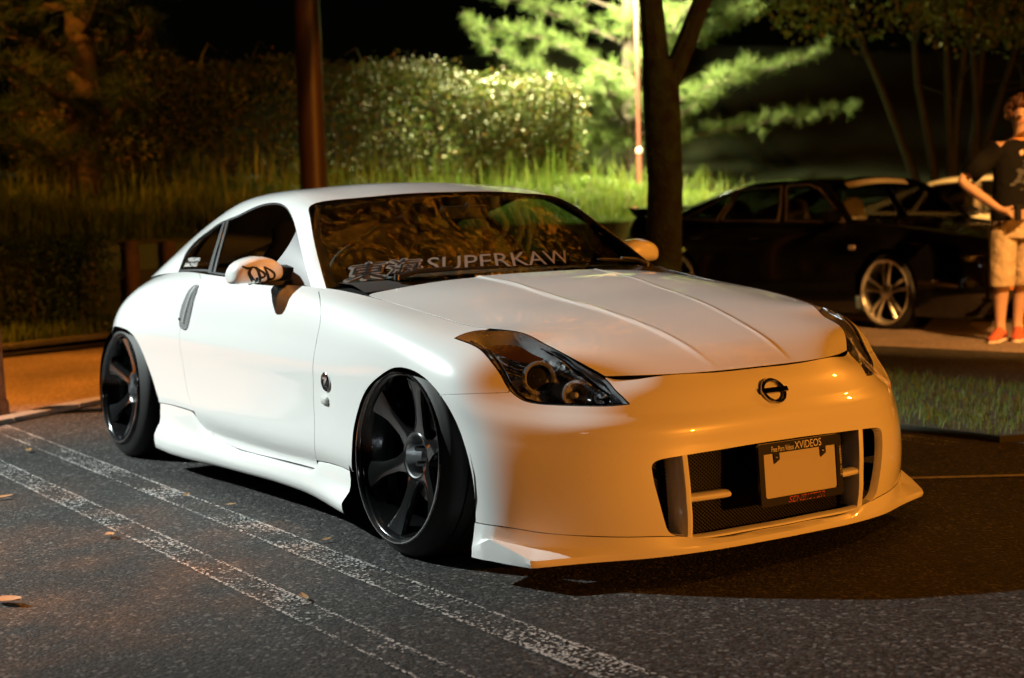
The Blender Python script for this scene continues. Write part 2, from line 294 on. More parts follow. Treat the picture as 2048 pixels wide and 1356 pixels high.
def fill(outline,step):
    lo=outline.min(0); hi=outline.max(0)
    gx=np.arange(lo[0]+step/2,hi[0],step); gy=np.arange(lo[1]+step/2,hi[1],step)
    g=np.array([(a+(step/2 if j%2 else 0),b) for j,b in enumerate(gy) for a in gx]).reshape(-1,2)
    g=g[inpoly(g,outline)]
    if len(g):
        keep=np.ones(len(g),bool)
        for k in range(0,len(g),2000):
            d=((g[k:k+2000,None]-outline[None])**2).sum(2).min(1); keep[k:k+2000]=d>(.45*step)**2
        g=g[keep]
    P=np.vstack([outline,g]); n=len(outline)
    v,e,f,_,_,_=delaunay_2d_cdt([Vector(p) for p in P],[(i,(i+1)%n) for i in range(n)],[],0,1e-6)
    v=np.array([tuple(a) for a in v]); f=np.array([t for t in f if len(t)==3])
    c=v[f].mean(1); f=f[inpoly(c,outline)]
    # keep the boundary loop order: match the outline points to output points
    idx=[int(((v-p)**2).sum(1).argmin()) for p in outline]
    return v,f,idx
VCR=float(SR.vk[5])
def tent(q):
    """character line: a soft fold along the flank and round the bumper"""
    h=np.interp(q[:,0],[0,1.2,1.8,3.3,3.6,4.25,4.45,4.8,5.31],[0,.001,.003,.003,.0015,.0015,.005,.007,.006]); w=.055
    d=np.abs(q[:,1]-VCR); return h*np.clip(1-np.sqrt(d*d+.004**2)/w,0,1)
def panel(name,S,sg,outline,mat_,parent,step=.02,gap=.0032,depth=.014,off=0,disp=None,mirror=False,both=False,cen=None,rim=True,darkflange=True):
    """trimmed piece of surface S. mirror: far-side copy; both: half + mirrored half in one mesh (cen=(axis,value) is the centre line)"""
    fix=None
    if cen is not None: fix=np.abs(outline[:,cen[0]]-cen[1])<1e-4
    ol=inset(outline,gap) if gap else outline.copy()
    if fix is not None: ol[fix,cen[0]]=cen[1]
    v,f,idx=fill(ol,step)
    def pos(q):
        p=S.at(q)
        if S is SR: p=p+S.nrm(q)*tent(q)[:,None]
        if off: p=p+S.nrm(q)*sg*off
        if disp is not None: p=disp(p)
        return p
    P=pos(v); e=1.5e-3
    du=pos(v+[e,0])-pos(v-[e,0]); dv=pos(v+[0,e])-pos(v-[0,e]); N=np.cross(du,dv)*sg; N/=np.maximum(np.linalg.norm(N,axis=1),1e-12)[:,None]
    fn=np.cross(P[f[:,1]]-P[f[:,0]],P[f[:,2]]-P[f[:,0]]); fl=(fn*N[f[:,0]]).sum(1)<0; f[fl]=f[fl][:,::-1]
    V=P; NN=N; F=[tuple(t) for t in f]
    if rim and depth:
        n=len(idx); B=P[idx]; BN=N[idx]
        t=np.roll(B,-1,0)-np.roll(B,1,0); t/=np.maximum(np.linalg.norm(t,axis=1),1e-9)[:,None]
        o=np.cross(t,BN); 
        if area(ol)*sg<0: o=-o
        r=.0012
        A=B+o*r*.7-BN*r*.6; D=B+o*r*.7-BN*depth
        k=len(V); V=np.vstack([V,A,D]); NN=np.vstack([NN,o*.95+BN*.25,o])
        for i in range(n):
            j=(i+1)%n
            if fix is not None and fix[i] and fix[j]: continue
            F+= [(idx[i],idx[j],k+j,k+i),(k+i,k+j,k+n+j,k+n+i)]
        # orient flange
        FF=[]
        for q in F:
            if len(q)==4:
                a,b,c=V[q[0]],V[q[1]],V[q[2]]; m=np.cross(b-a,c-b)
                if (m*(NN[q[2]]+NN[q[3]])).sum()<0: q=q[::-1]
            FF.append(q)
        F=FF
    deep={i for i in range(len(V)) if i>=len(P)}; nsurf=0; ndeep=[len(q)==4 and all(i in deep for i in q) for q in F]
    NN=NN/np.maximum(np.linalg.norm(NN,axis=1),1e-9)[:,None]
    mi=np.array([1,-1,1])
    if both:
        k=len(V); onc=np.abs(V[:,1])<2e-4
        mp=[i if onc[i] else i+k for i in range(k)]
        V2=np.vstack([V,V*mi]); N2=np.vstack([NN,NN*mi]); V2[:k][onc,1]=0; 
        F=F+[tuple(mp[i] for i in q)[::-1] for q in F]
        V,NN=V2,N2
        used=sorted({i for q in F for i in q}); rm={a:b for b,a in enumerate(used)}; F=[tuple(rm[i] for i in q) for q in F]; V=V[used]; NN=NN[used]
    elif mirror: V=V*mi; NN=NN*mi; F=[q[::-1] for q in F]
    ob=mesh(name,V,F,mat_,parent,True,NN)
    if rim and depth and mat_ is PAINT and darkflange:
        ob.data.materials.append(VOID); mi_=([1 if d else 0 for d in ndeep]*2 if both else [1 if d else 0 for d in ndeep])  # shut-gap shade put into the colour: inner flange walls black
        ob.data.polygons.foreach_set('material_index',mi_)
    return ob
C={k:np.array(v) for k,v in CURVES.items() if k!='strokes'}
def top(u0,u1,S=None,v=None): return dense([(u0,VT),(u1,VT)])
CAR=empty('sports_car',(0,0,0))
tag(CAR,'lowered white two-door sports coupe with deep dark six-spoke wheels, nearest the camera','car')
hlu=C['hl_upper'].copy(); 
hl_up=dense(hlu); hl_lo=dense(C['hl_lower']); hl_tr=dense(C['hl_top_rear'])
hl_up[:,1]=np.minimum(hl_up[:,1],VT)
i_c=int(np.argmin(((hl_lo-C['hl_lower'][6])**2).sum(1)))   # where the fender / bumper seam meets the lamp
fa=dense(C['front_arch']); i_a=int(np.argmin(((fa-C['bumper_seam'][0])**2).sum(1))); i_b=int(np.argmin(((fa-C['fender_bottom'][-1])**2).sum(1)))
df=dense(C['door_front']); df=np.vstack([[df[0,0],VT],df]) if df[0,1]<VT-.001 else df
df[:,1]=np.minimum(df[:,1],VT)
dr=dense(C['door_rear']); dr=np.vstack([[dr[0,0]-.01,VT],dr])
db=dense(C['door_bottom'])
hj=hl_up[0]; 
FEND=loop(top(df[0,0],hj[0]),hl_tr[::-1],hl_lo[:i_c+1],dense(C['bumper_seam'])[::-1],fa[i_b:i_a+1][::-1],dense(C['fender_bottom'])[::-1],df[df[:,1]>C['fender_bottom'][0,1]][::-1])
DOOR=loop(df,db[::-1],dr[::-1],top(dr[0,0],df[0,0]))
HLO=loop(hl_up,hl_lo[::-1],hl_tr)
ra=C['rear_arch_vis']
ua=lambda x: float(np.interp(x,[-3.0,-2.65,-2.35,-2.05],[SR.uk[3],SR.uk[4],SR.uk[5],SR.uk[6]]))
va=lambda u,z: float(SR.vk[np.argmin(abs(SR.P[int(np.argmin(abs(SR.uk-u))),:,2]-z))]) 
def v_at_z(u,z):
    vv=np.linspace(0,VT,200); q=SR.at(np.c_[np.full(200,u),vv]); return float(np.interp(z,q[:,2],vv))
rh=np.array([(ua(x),v_at_z(ua(x),z)) for x,z in [(-3.0,.20),(-2.985,.30),(-2.95,.40),(-2.90,.48),(-2.82,.555),(-2.72,.598),(-2.63,.608)]])
ra_all=dense(np.vstack([rh,ra]))
QUA=loop(dr[dr[:,1]>C['skirt_seam_rear'][-1,1]],dense(C['skirt_seam_rear'])[::-1],ra_all[:int(np.argmin(((ra_all-C['skirt_seam_rear'][0])**2).sum(1)))][::-1],line((SR.uk[3],rh[0,1]),(SR.uk[3],VT)),top(SR.uk[3],dr[0,0]))
gl=dense(C['grille_l']); gt=dense(C['grille']); gt[-1]=(UC,gt[-1,1]); gl=np.vstack([gl,[UC,gl[-1,1]]])
ls=dense(np.vstack([C['lip_seam'],[(5.0,.052),(5.15,.048),(UC,.048)]])); ls[-1,0]=UC
i_l=int(np.argmin(((fa-C['lip_seam'][0])**2).sum(1)))
i_u=int(np.argmin(((hl_up-C['hood_corner'][0])**2).sum(1)))
BUM=loop(dense(C['bumper_seam']),hl_lo[i_c:],hl_up[i_u:][::-1],top(hl_up[i_u,0],UC),line((UC,VT),(UC,gt[-1,1])),gt[::-1],gl,line(gl[-1],ls[-1]),ls[::-1],fa[i_a:i_l+1][::-1])
def both_sides(name,S,sg,ol,m,par,**k):
    a=panel(name,S,sg,ol,m,par,**k); b=panel(name,S,sg,ol,m,par,mirror=True,**k); return a,b
both_sides('fender',SR,1,FEND,PAINT,CAR,depth=.03)
doors=both_sides('door',SR,1,DOOR,PAINT,CAR,depth=.03)
both_sides('rear_quarter_panel',SR,1,QUA,PAINT,CAR,depth=.03)
BUMPER=panel('front_bumper',SR,1,BUM,PAINT,CAR,darkflange=False,depth=.028,both=True,cen=(0,UC),step=.018)
BUMPER.data.materials.append(VOID)  # hood-gap shade painted in: upper flange faces turn black
for p_ in BUMPER.data.polygons:
    if len(p_.vertices)==4 and p_.center.z>.5 and abs(p_.center.y)<.78: p_.material_index=1
panel('rear_bumper',SR,1,loop(line((0,.0),(SR.uk[3],.0)),line((SR.uk[3],0),(SR.uk[3],VT)),line((SR.uk[3],VT),(0,VT)),line((0,VT),(0,0))),PAINT,CAR,both=True,cen=(0,0.0),step=.04)
# hood, with two raised ridges
RX=[-.6,-.45,-.2,.03,.28,.43,.56,.68,.75]; RY=[.265,.262,.25,.235,.20,.178,.165,.153,.148]
def ridge(p):
    p=p.copy(); d=np.abs(p[:,1])-np.interp(p[:,0],RX,RY); w=np.clip((.70-p[:,0])/.12,0,1)
    p[:,2]+=w*(.0045*np.exp(-(d/.011)**2)+.004/(1+np.exp(np.clip(d/.008,-40,40)))); return p
hu=SH.uk[-1]
r0=.035
hf=.008
HOODO=loop(line((hf,VH),(hf,0)),line((hf,0),(hu-r0,0)),[(hu-r0+r0*math.sin(a),r0-r0*math.cos(a)) for a in np.linspace(0,math.pi/2,7)],line((hu,r0),(hu,VH)),line((hu,VH),(hf,VH)))
panel('hood',SH,-1,HOODO,PAINT,CAR,step=.0125,depth=.02,both=True,cen=(1,VH),disp=ridge,gap=.0042)
# dark inner structure seen through the panel gaps
def inner(name,S,sg,u0,u1,v0,v1,off,mirror,nu=60,nv=24,skip=None):
    u=np.linspace(u0,u1,nu); v=np.linspace(v0,v1,nv); uv=np.array([(a,b) for a in u for b in v]); P=S.at(uv)-S.nrm(uv)*sg*off
    F=[]
    for i in range(nu-1):
        for j in range(nv-1):
            a=i*nv+j; c=P[[a,a+1,a+nv,a+nv+1]].mean(0)
            if skip is not None and skip(c): continue
            F.append((a,a+nv,a+nv+1,a+1))
    V=np.vstack([P,P*[1,-1,1]]) ; F=F+[tuple(i+len(P) for i in q)[::-1] for q in F]
    return mesh(name,V,F,VOID,CAR)
inarch=lambda c:(math.hypot(c[0]-.03,c[2]-.27)<.46 and c[2]<.66) or (math.hypot(c[0]+2.62,c[2]-.27)<.48 and c[2]<.66) or (c[2]<.40 and c[0]>.55) or c[2]<.14 or (c[0]>.05 and abs(c[1])<.85 and c[2]>.5 )
inner('body_shell',SR,1,.5,UC-.05,.02,VT-.004,.03,True,140,26,inarch)
inner('hood_liner',SH,-1,.01,SH.uk[-1]-.01,.02,VH,.035,True,30,14)
# greenhouse: pillar frame, roof, windows
dlo=dense(C['dlo_top']); bp=dense(C['b_post'])
DLO=loop(dlo,line(dlo[-1],dlo[0]))
rs=C['roof_seam']
seam=dense(np.vstack([[(0.0,SG.vk[5]-.008)],rs,[(.6,.435),(1.0,.45),(1.4,.45),(1.75,.45),(SG.uk[-1],.45)]]))
GU=SG.uk[-1]
FRAME_O=loop(seam,line((GU,seam[-1,1]),(GU,0)),line((GU,0),(dlo[0,0],0)),dlo,line((dlo[-1,0],0),(0,0)),line((0,0),seam[0]))
both_sides('pillar_frame',SG,-1,FRAME_O,PAINT,CAR,gap=.001,depth=.012,step=.02)
ROOF_O=loop(seam,line(seam[-1],(GU,VG)),line((GU,VG),(0,VG)),line((0,VG),seam[0]))
panel('roof',SG,-1,ROOF_O,PAINT,CAR,gap=.0015,depth=.012,both=True,cen=(1,VG),step=.025)
both_sides('window_seal',SG,-1,inset(DLO,-.004),BLACKP,CAR,off=-.006,gap=0,depth=0) if False else None
# door glass and quarter glass sit 5 mm inside the frame, on black rubber
bu=float(bp[:,0].mean())
def clip_u(ol,fn): return np.array([p for p in ol if fn(p)])
bline=lambda v: float(np.interp(v,bp[::-1,1],bp[::-1,0]))
dd=dlo
D1=np.array([p for p in dd if p[0]<bline(p[1])-.02]); D2=np.array([p for p in dd if p[0]>bline(p[1])+.045])
DG=loop(D1,line(D1[-1],(bline(D1[-1,1])-.02,D1[-1,1])),dense([(bline(v)-.02,v) for v in np.linspace(D1[-1,1],D1[0,1],8)]))
QG=loop(D2,dense([(bline(v)+.045,v) for v in np.linspace(D2[-1,1],.012,8)]),line((bline(.012)+.045,.012),D2[0]))
DGi=inset(DG,.016); QGi=inset(QG,.022)
for mi in (False,True):
    s=panel('window_trim',SG,-1,DLO,BLACKP,CAR,off=-.009,gap=-.002,depth=0,rim=False,mirror=mi) if False else None
def ringpanel(name,outer,inner_,m,par,off,mirror):
    """strip between two loops on the greenhouse"""
    n=120
    def rs_(p):
        q=np.vstack([p,p[:1]]); d=np.linalg.norm(np.diff(q,axis=0),axis=1); t=np.concatenate([[0],np.cumsum(d)]); s=np.linspace(0,t[-1],n,endpoint=False); return np.c_[np.interp(s,t,q[:,0]),np.interp(s,t,q[:,1])]
    a=rs_(outer); 
    b=np.array([inner_[int(((inner_-p)**2).sum(1).argmin())] for p in a])
    A=SG.at(a)-SG.nrm(a)*-1*(-off); B=SG.at(b)-SG.nrm(b)*-1*(-off)
    A=SG.at(a)+SG.nrm(a)*-1*off; B=SG.at(b)+SG.nrm(b)*-1*off
    V=np.vstack([A,B]); F=[(i,(i+1)%n,n+(i+1)%n,n+i) for i in range(n)]
    if mirror: V=V*[1,-1,1]; F=[q[::-1] for q in F]
    return mesh(name,V,F,m,par)
for mi in (False,True):
    D=doors[1 if mi else 0]
    ringpanel('window_trim',inset(DG,-.004),inset(DG,.014),BLACKP,CAR,-.004,mi)
    panel('door_window',SG,-1,inset(DG,.010),TINT,CAR,off=-.007,gap=0,rim=False,mirror=mi)
    ringpanel('window_trim',inset(QG,-.004),inset(QG,.016),BLACKP,CAR,-.004,mi)
    panel('quarter_window',SG,-1,inset(QG,.012),TINT,CAR,off=-.007,gap=0,rim=False,mirror=mi)
    bpp=loop(dense([(bline(v)-.022,v) for v in np.linspace(.005,.285,8)]),dense([(bline(v)+.05,v) for v in np.linspace(.275,.005,8)]))
    panel('center_pillar',SG,-1,bpp,BLACKP,CAR,off=-.003,gap=0,depth=.01,mirror=mi)
    chp=loop(dense([(bline(v)-.004,v) for v in np.linspace(.012,.27,8)]),dense([(bline(v)+.006,v) for v in np.linspace(.27,.012,8)]))
    panel('chrome_strip',SG,-1,chp,CHROME,CAR,off=.001,gap=0,depth=.006,mirror=mi)
# windshield with a black ceramic border
wu=SW.uk[-1]
WSO=loop(line((0,VW),(0,0.0)),line((0,0),(wu,0)),line((wu,0),(wu,VW)),line((wu,VW),(0,VW)))
WIND=panel('windshield',SW,-1,WSO,WSG,CAR,gap=0,rim=False,off=-.003,both=True,cen=(1,VW),step=.04)
def strip(name,S,sg,pts_a,pts_b,m,par,off,both=True):
    a=dense(pts_a,.02); n=len(a); b=dense(pts_b,.02); t=np.linspace(0,1,n); tb=np.linspace(0,1,len(b)); b=np.c_[np.interp(t,tb,b[:,0]),np.interp(t,tb,b[:,1])]
    V=np.vstack([S.at(a)+S.nrm(a)*sg*off,S.at(b)+S.nrm(b)*sg*off]); F=[(i,i+1,n+i+1,n+i) for i in range(n-1)]
    if both: F=F+[tuple(i+2*n for i in q)[::-1] for q in F]; V=np.vstack([V,V*[1,-1,1]])
    return mesh(name,V,F,m,par)
CER=mat('ceramic_black',(.006,.006,.006),.12)
for _sg in (1,-1):
    _o=strip('windshield_border',SW,-1,[(0,.004),(wu,.004)],[(.03,.035),(wu-.05,.030)],CER,WIND,-.006,False)
    if _sg<0: _o.data.transform(Matrix.Scale(-1,4,(0,1,0)))
strip('windshield_border',SW,-1,[(wu,.004),(wu,VW)],[(wu-.05,.03),(wu-.028,VW)],CER,WIND,-.006)
strip('windshield_border',SW,-1,[(0,.004),(0,VW)],[(.03,.03),(.028,VW)],CER,WIND,-.006)
# cowl below the windshield
V=[];F=[]
a=SW.at(np.c_[np.zeros(20),np.linspace(0,VW,20)]); b=SH.at(np.c_[np.full(20,SH.uk[-1]-.02),np.linspace(0.0,VH,20)])-[0,0,.02]
V=np.vstack([a-[0,0,.006],b,(a)*[1,-1,1]-[0,0,.006],b*[1,-1,1]]); F=[(i,i+1,21+i,20+i) for i in range(19)]; F+= [tuple(i+40 for i in q)[::-1] for q in F]
mesh('cowl_panel',V,F,BLACKP,CAR)
# ---------- headlights ----------
HLW=mat('headlight_housing',(.62,.62,.64),.22,.35,bump=(70,.4,.003))
BLK=mat('gloss_black',(.01,.01,.01),.12)
def hl_pt(u,v,off,mi):
    q=np.array([[u,v]]); p=(SR.at(q)-SR.nrm(q)*off)[0]; n=SR.nrm(q)[0]
    if mi: p=p*[1,-1,1]; n=n*[1,-1,1]
    return Vector(p),Vector(n)
def frame_z(n):
    n=n.normalized(); a=Vector((0,0,1)); x=a.cross(n).normalized(); y=n.cross(x); return Matrix((x,y,n)).transposed()
for mi in (False,True):
    H=panel('headlight',SR,1,HLO,LENS,CAR,gap=.003,rim=False,mirror=mi,step=.02)
    # black seal all round
    n=160; q=np.vstack([HLO,HLO[:1]]); d=np.linalg.norm(np.diff(q,axis=0),axis=1); t=np.concatenate([[0],np.cumsum(d)]); s=np.linspace(0,t[-1],n,endpoint=False)
    a=np.c_[np.interp(s,t,q[:,0]),np.interp(s,t,q[:,1])]
    # walls down to the housing floor
    fl=inset(a,.012); flat=inset(a,.004)
    P0=SR.at(a)-SR.nrm(a)*.002; P1=SR.at(inset(a,.006))-SR.nrm(a)*.001; P2=SR.at(fl)-SR.nrm(fl)*.055
    V=np.vstack([P0,P1,P2]); F=[(i,(i+1)%n,n+(i+1)%n,n+i) for i in range(n)]
    if mi: V=V*[1,-1,1]
    mesh('lamp_seal',V[:2*n],F,BLK,H)
    mesh('lamp_wall',np.vstack([V[n:2*n],V[2*n:]]),F,HLW,H)
    floor=panel('lamp_reflector',SR,1,fl,mat('lamp_reflector_silver',(.50,.48,.46),.16,.35,noise=(26,(.06,.055,.05),.06),bump=(60,1,.012)),H,gap=0,rim=False,off=-.055,mirror=mi,step=.03)
    def ru(px): return px
    # positions as (u,v) on the lamp, measured from its outline
    def put(prof,u,v,off,nm,m_,axis=None,seg=32):
        p,nn=hl_pt(u,v,off,mi); M=frame_z((axis if axis is not None else Vector((.93,-.25*(1 if not mi else -1),.12)))); b=MB(); b.lathe(prof,seg,M); b.V=[tuple(Vector(x)+p) for x in b.V]; return b.obj(nm,m_,H)
    pr_u,pr_v=4.47,.635; lo_u,lo_v=4.607,.606
    put([(-.03,.044),(.014,.052),(.020,.047),(.014,.040),(-.02,.037)],pr_u,pr_v,.045,'lamp_bezel',mat('lamp_chrome',(.80,.80,.82),.08,.75))
    put([(-.02,.036),(-.004,.034),(.006,.026),(.012,.014),(.014,.0001)],pr_u,pr_v,.045,'projector_lens',mat('projector_glass',(.02,.02,.022),.02,spec=.9))
    put([(-.03,.040),(.010,.046),(.016,.044),(.012,.036),(-.025,.022),(-.03,.0001)],lo_u,lo_v,.04,'lamp_bowl',mat('lamp_chrome',(.80,.80,.82),.08,.75))
    put([(-.025,.010),(.0,.010),(.008,.006),(.010,.0001)],lo_u,lo_v,.04,'bulb',mat('bulb_glass',(.5,.5,.5),.05))
    put([(-.02,.024),(.006,.026),(.002,.018),(-.015,.0001)],4.700,.608,.035,'marker_bowl',CHROME)
    # amber turn-signal chamber at the rear top
    am=loop(dense([(4.20,.662),(4.27,.686),(4.36,.688),(4.44,.686)]),dense([(4.44,.665),(4.36,.655),(4.28,.652),(4.20,.655)]))
    panel('turn_signal',SR,1,am,AMBER,H,gap=0,rim=False,off=-.028,mirror=mi,step=.02)
    for k in range(7):
        a1,_=hl_pt(4.30+k*.012,.612+.006*k,.04,mi); a2,_=hl_pt(4.44+k*.006,.655+.003*k-.03,.04,mi)
    for k in range(5):
        b=MB(); p1,_=hl_pt(4.345,.63-.0+.010*k,.046,mi); p2,_=hl_pt(4.435,.630+.010*k,.046,mi); b.tube([p1,p2],.0035,6); b.obj('lamp_rib',CHROME,H)
    for k,(u_,v_) in enumerate([(4.50,.70),(4.56,.69),(4.62,.672),(4.67,.65)]): pass
    b=MB(); b.tube([hl_pt(u_,v_,.016,mi)[0] for u_,v_ in [(4.40,.700),(4.47,.697),(4.55,.690),(4.62,.674),(4.68,.645),(4.73,.60)]],[.003,.005,.007,.008,.007,.003],8); b.obj('chrome_trim',CHROME,H)
    b=MB(); b.tube([hl_pt(u_,v_,.006,mi)[0] for u_,v_ in [tuple(x+np.array([.008,.010])) for x in hl_lo[6:-4:4]]],.0050,8); b.obj('chrome_trim',CHROME,H)
# ---------- grille ----------
def bump_x(y,z):
    uu=np.linspace(4.5,UC,60); vv=np.linspace(0,.45,60); G=bump_x.G if hasattr(bump_x,'G') else None
    if G is None:
        G=SR.grid(uu,vv).reshape(-1,3); bump_x.G=G
    return float(G[((G[:,1]+abs(y))**2+(G[:,2]-z)**2).argmin(),0])
GR=empty('grille'); GR.parent=CAR
# backing plate curved with the bumper, and a diamond mesh in front of it
ys=np.linspace(-.52,.52,25); V=[];F=[]
for y in ys:
    for z in (.08,.40): V.append((bump_x(y,.25)-.105-.06*abs(y)**2,y,z))
F=[(2*i,2*i+2,2*i+3,2*i+1) for i in range(24)]; mesh('backing_plate',V,F,VOID,GR)
b=MB(); 
pitch=.013
for sgn in (1,-1):
    for k in range(-32,74):
        y0=-.5+k*pitch; pts=[]
        for z in np.linspace(.10,.385,4):
            y=y0+sgn*(z-.10)*1.15
            if -.48<y<.48: pts.append((bump_x(y,.25)-.085-.06*abs(y)**2,y,z))
        if len(pts)>1: b.tube(pts,.0013,3,False)
b.obj('wire_mesh',MESHB,GR)
for mi in (1,-1):
    # upright vane: a plate standing fore and aft
    secs=[]
    for z in np.linspace(.118,.374,8):
        yo=.345+.012*(z-.12)/.25; xf=bump_x(yo,z)-.008
        secs.append([(xf,mi*-(yo+.003),z),(xf-.003,mi*-(yo-.006),z),(xf-.09,mi*-(yo-.006),z),(xf-.09,mi*-(yo+.016),z),(xf-.02,mi*-(yo+.018),z),(xf-.003,mi*-(yo+.012),z)])
    b=MB(); b.loft(secs,True,True); b.obj('grille_vane',PAINT,GR)
    # horizontal blade with a rounded inner end
    secs=[]
    for t_ in np.linspace(0,1,12):
        y=.350-.165*t_; w=1 if t_<.85 else math.sqrt(max(.02,1-((t_-.85)/.15)**2)); xf=bump_x(y,.24)-.014
        secs.append([(xf-.028+.028*math.cos(a)*w,mi*-y,.232+.0135*math.sin(a)*w) for a in np.linspace(0,2*math.pi,12,endpoint=False)])
    b=MB(); b.loft(secs,True,True); b.obj('grille_blade',PAINT,GR)
# ---------- front lip / splitter ----------
def seam_pt(u): 
    v=float(np.interp(u,ls[:,0],ls[:,1])); return SR.at([[u,v]])[0]
LP=[ # u of the seam, root, front-edge top, front-edge bottom
 (4.334,(.428,.868,.125),(.43,.874,.105),(.43,.876,.076)),
 (4.37,(.47,.857,.135),(.474,.866,.125),(.474,.867,.075)),
 (4.40,(.497,.843,.136),(.502,.857,.139),(.505,.857,.075)),
 (4.46,(.545,.805,.126),(.575,.834,.118),(.577,.834,.073)),
 (4.52,(.595,.762,.116),(.643,.809,.094),(.645,.810,.072)),
 (4.545,(.615,.742,.115),(.653,.796,.092),(.653,.796,.072)),
 (4.66,(.700,.632,.112),(.712,.64,.094),(.712,.64,.074)),
 (4.7725,(.764,.527,.110),(.777,.50,.096),(.776,.50,.076)),
 (4.90,(.806,.40,.110),(.821,.36,.098),(.820,.36,.079)),
 (5.05,(.829,.25,.110),(.843,.23,.099),(.842,.23,.081)),
 (5.18,(.837,.12,.110),(.850,.11,.100),(.849,.11,.082)),
 (UC,(.838,0,.110),(.852,0,.100),(.851,0,.082))]
secs=[]
for u,rt_,ft,fb in LP:
    s0=seam_pt(u); s0=np.array([s0[0],s0[1],s0[2]-.0015]); r_=np.array([rt_[0],-rt_[1],rt_[2]]); a_=np.array([ft[0],-ft[1],ft[2]]); b_=np.array([fb[0],-fb[1],fb[2]])
    inn=b_*[.86,.86,1]; n1=s0*.55+r_*.45
    secs.append([s0,n1,r_,a_*.9+r_*.1,a_,a_*.5+b_*.5+(a_-r_)*.06,b_,b_*.97+inn*.03,inn])
secs=np.array(secs)
# refine along the bumper with a spline
tt=np.array([p[0] for p in LP]); q=np.concatenate([np.linspace(tt[0],tt[5],26),np.linspace(tt[5],tt[-1],40)[1:]])
idx=np.clip(np.searchsorted(tt,q)-1,0,len(tt)-2); w=((q-tt[idx])/(tt[idx+1]-tt[idx]))[:,None,None]; lin=secs[idx]*(1-w)+secs[idx+1]*w
S5=Surf(np.array(secs[5:]),uk=tt[5:],vk=np.arange(9)); sp=S5.grid(q[q>=tt[5]],np.arange(9)); lin[q>=tt[5]]=sp
V=lin.reshape(-1,3); m=len(lin); F=[(i*9+j,(i+1)*9+j,(i+1)*9+j+1,i*9+j+1) for i in range(m-1) for j in range(8)]; F.append(tuple(range(9)))
V=np.vstack([V,V*[1,-1,1]]); F=F+[tuple(i+9*m for i in q_)[::-1] for q_ in F]
b=MB(); b.V=[tuple(v) for v in V]; b.F=F; LIP=b.obj('front_lip',PAINT,CAR,True,28)
# ---------- side skirts ----------
SK=[ # x, seam(y,z), under-seam, ridge, bulge, bottom
 (-2.196,(.858,.290),(.861,.245),(.866,.205),(.893,.155),(.890,.098)),
 (-2.05,(.859,.293),(.862,.245),(.866,.200),(.895,.150),(.890,.092)),
 (-1.90,(.862,.292),(.863,.243),(.865,.195),(.890,.145),(.882,.090)),
 (-1.80,(.862,.290),(.862,.238),(.864,.190),(.884,.142),(.876,.090)),
 (-1.72,(.848,.228),(.858,.205),(.863,.183),(.878,.138),(.868,.091)),
 (-1.60,(.834,.189),(.852,.182),(.860,.170),(.872,.132),(.862,.093)),
 (-1.40,(.827,.172),(.848,.170),(.858,.160),(.866,.128),(.856,.095)),
 (-1.05,(.827,.178),(.848,.176),(.857,.164),(.862,.132),(.852,.102)),
 (-.80,(.828,.182),(.849,.180),(.858,.166),(.862,.130),(.851,.100)),
 (-.69,(.829,.185),(.851,.182),(.860,.166),(.866,.128),(.854,.096)),
 (-.655,(.848,.224),(.855,.20),(.861,.166),(.868,.128),(.857,.094)),
 (-.55,(.851,.229),(.857,.20),(.863,.165),(.878,.125),(.868,.090)),
 (-.44,(.853,.229),(.859,.198),(.865,.162),(.892,.122),(.885,.087)),
 (-.372,(.855,.222),(.860,.193),(.866,.158),(.897,.12),(.892,.086))]
kx=np.array([s[0] for s in SK]); 
secs=np.array([[(x,-y,z) for y,z in (a,b_,c,d,e)]+[(x,-(e[0]-.035),e[1]-.012),(x,-.72,e[1]-.01)] for x,a,b_,c,d,e in SK])
q=np.linspace(kx[0],kx[-1],90); idx=np.clip(np.searchsorted(kx,q)-1,0,len(kx)-2); w=((q-kx[idx])/(kx[idx+1]-kx[idx]))[:,None]
out=np.zeros((90,7,3))
for j in range(7):
    lin=secs[idx,j]*(1-w)+secs[idx+1,j]*w; 
    sm=lin.copy()
    for _ in range(6 if j>0 else 1): sm[1:-1]=.25*sm[:-2]+.5*sm[1:-1]+.25*sm[2:]
    out[:,j]=sm
for mi in (1,-1):
    # subdivide vertically for a rounder section
    vs=np.array([0,.12,.25,.5,.75,1,1.5,2,2.4,2.7,3,3.3,3.6,4,4.3,5,6]); A=np.zeros((90,len(vs),3)); M=spl_matrix(np.arange(7),vs)
    i0=np.clip(np.floor(vs).astype(int),0,5); L_=np.zeros((len(vs),7)); L_[np.arange(len(vs)),i0]=1-(vs-i0); L_[np.arange(len(vs)),i0+1]+=(vs-i0)
    Mx=M*.6+L_*.4
    A=np.einsum('bj,ajk->abk',Mx,out)*[1,mi,1]; nb=len(vs)
    b=MB(); b.V=[tuple(v) for v in A.reshape(-1,3)]; b.F=[(i*nb+j,(i+1)*nb+j,(i+1)*nb+j+1,i*nb+j+1) for i in range(89) for j in range(nb-1)]; b.F+=[tuple(range(nb)),tuple(89*nb+k for k in range(nb))]
    o=b.obj('side_skirt',PAINT,CAR,True,50); o.data.materials.append(VOID)
    for p_ in o.data.polygons:
        if len(p_.vertices)>4: p_.material_index=1
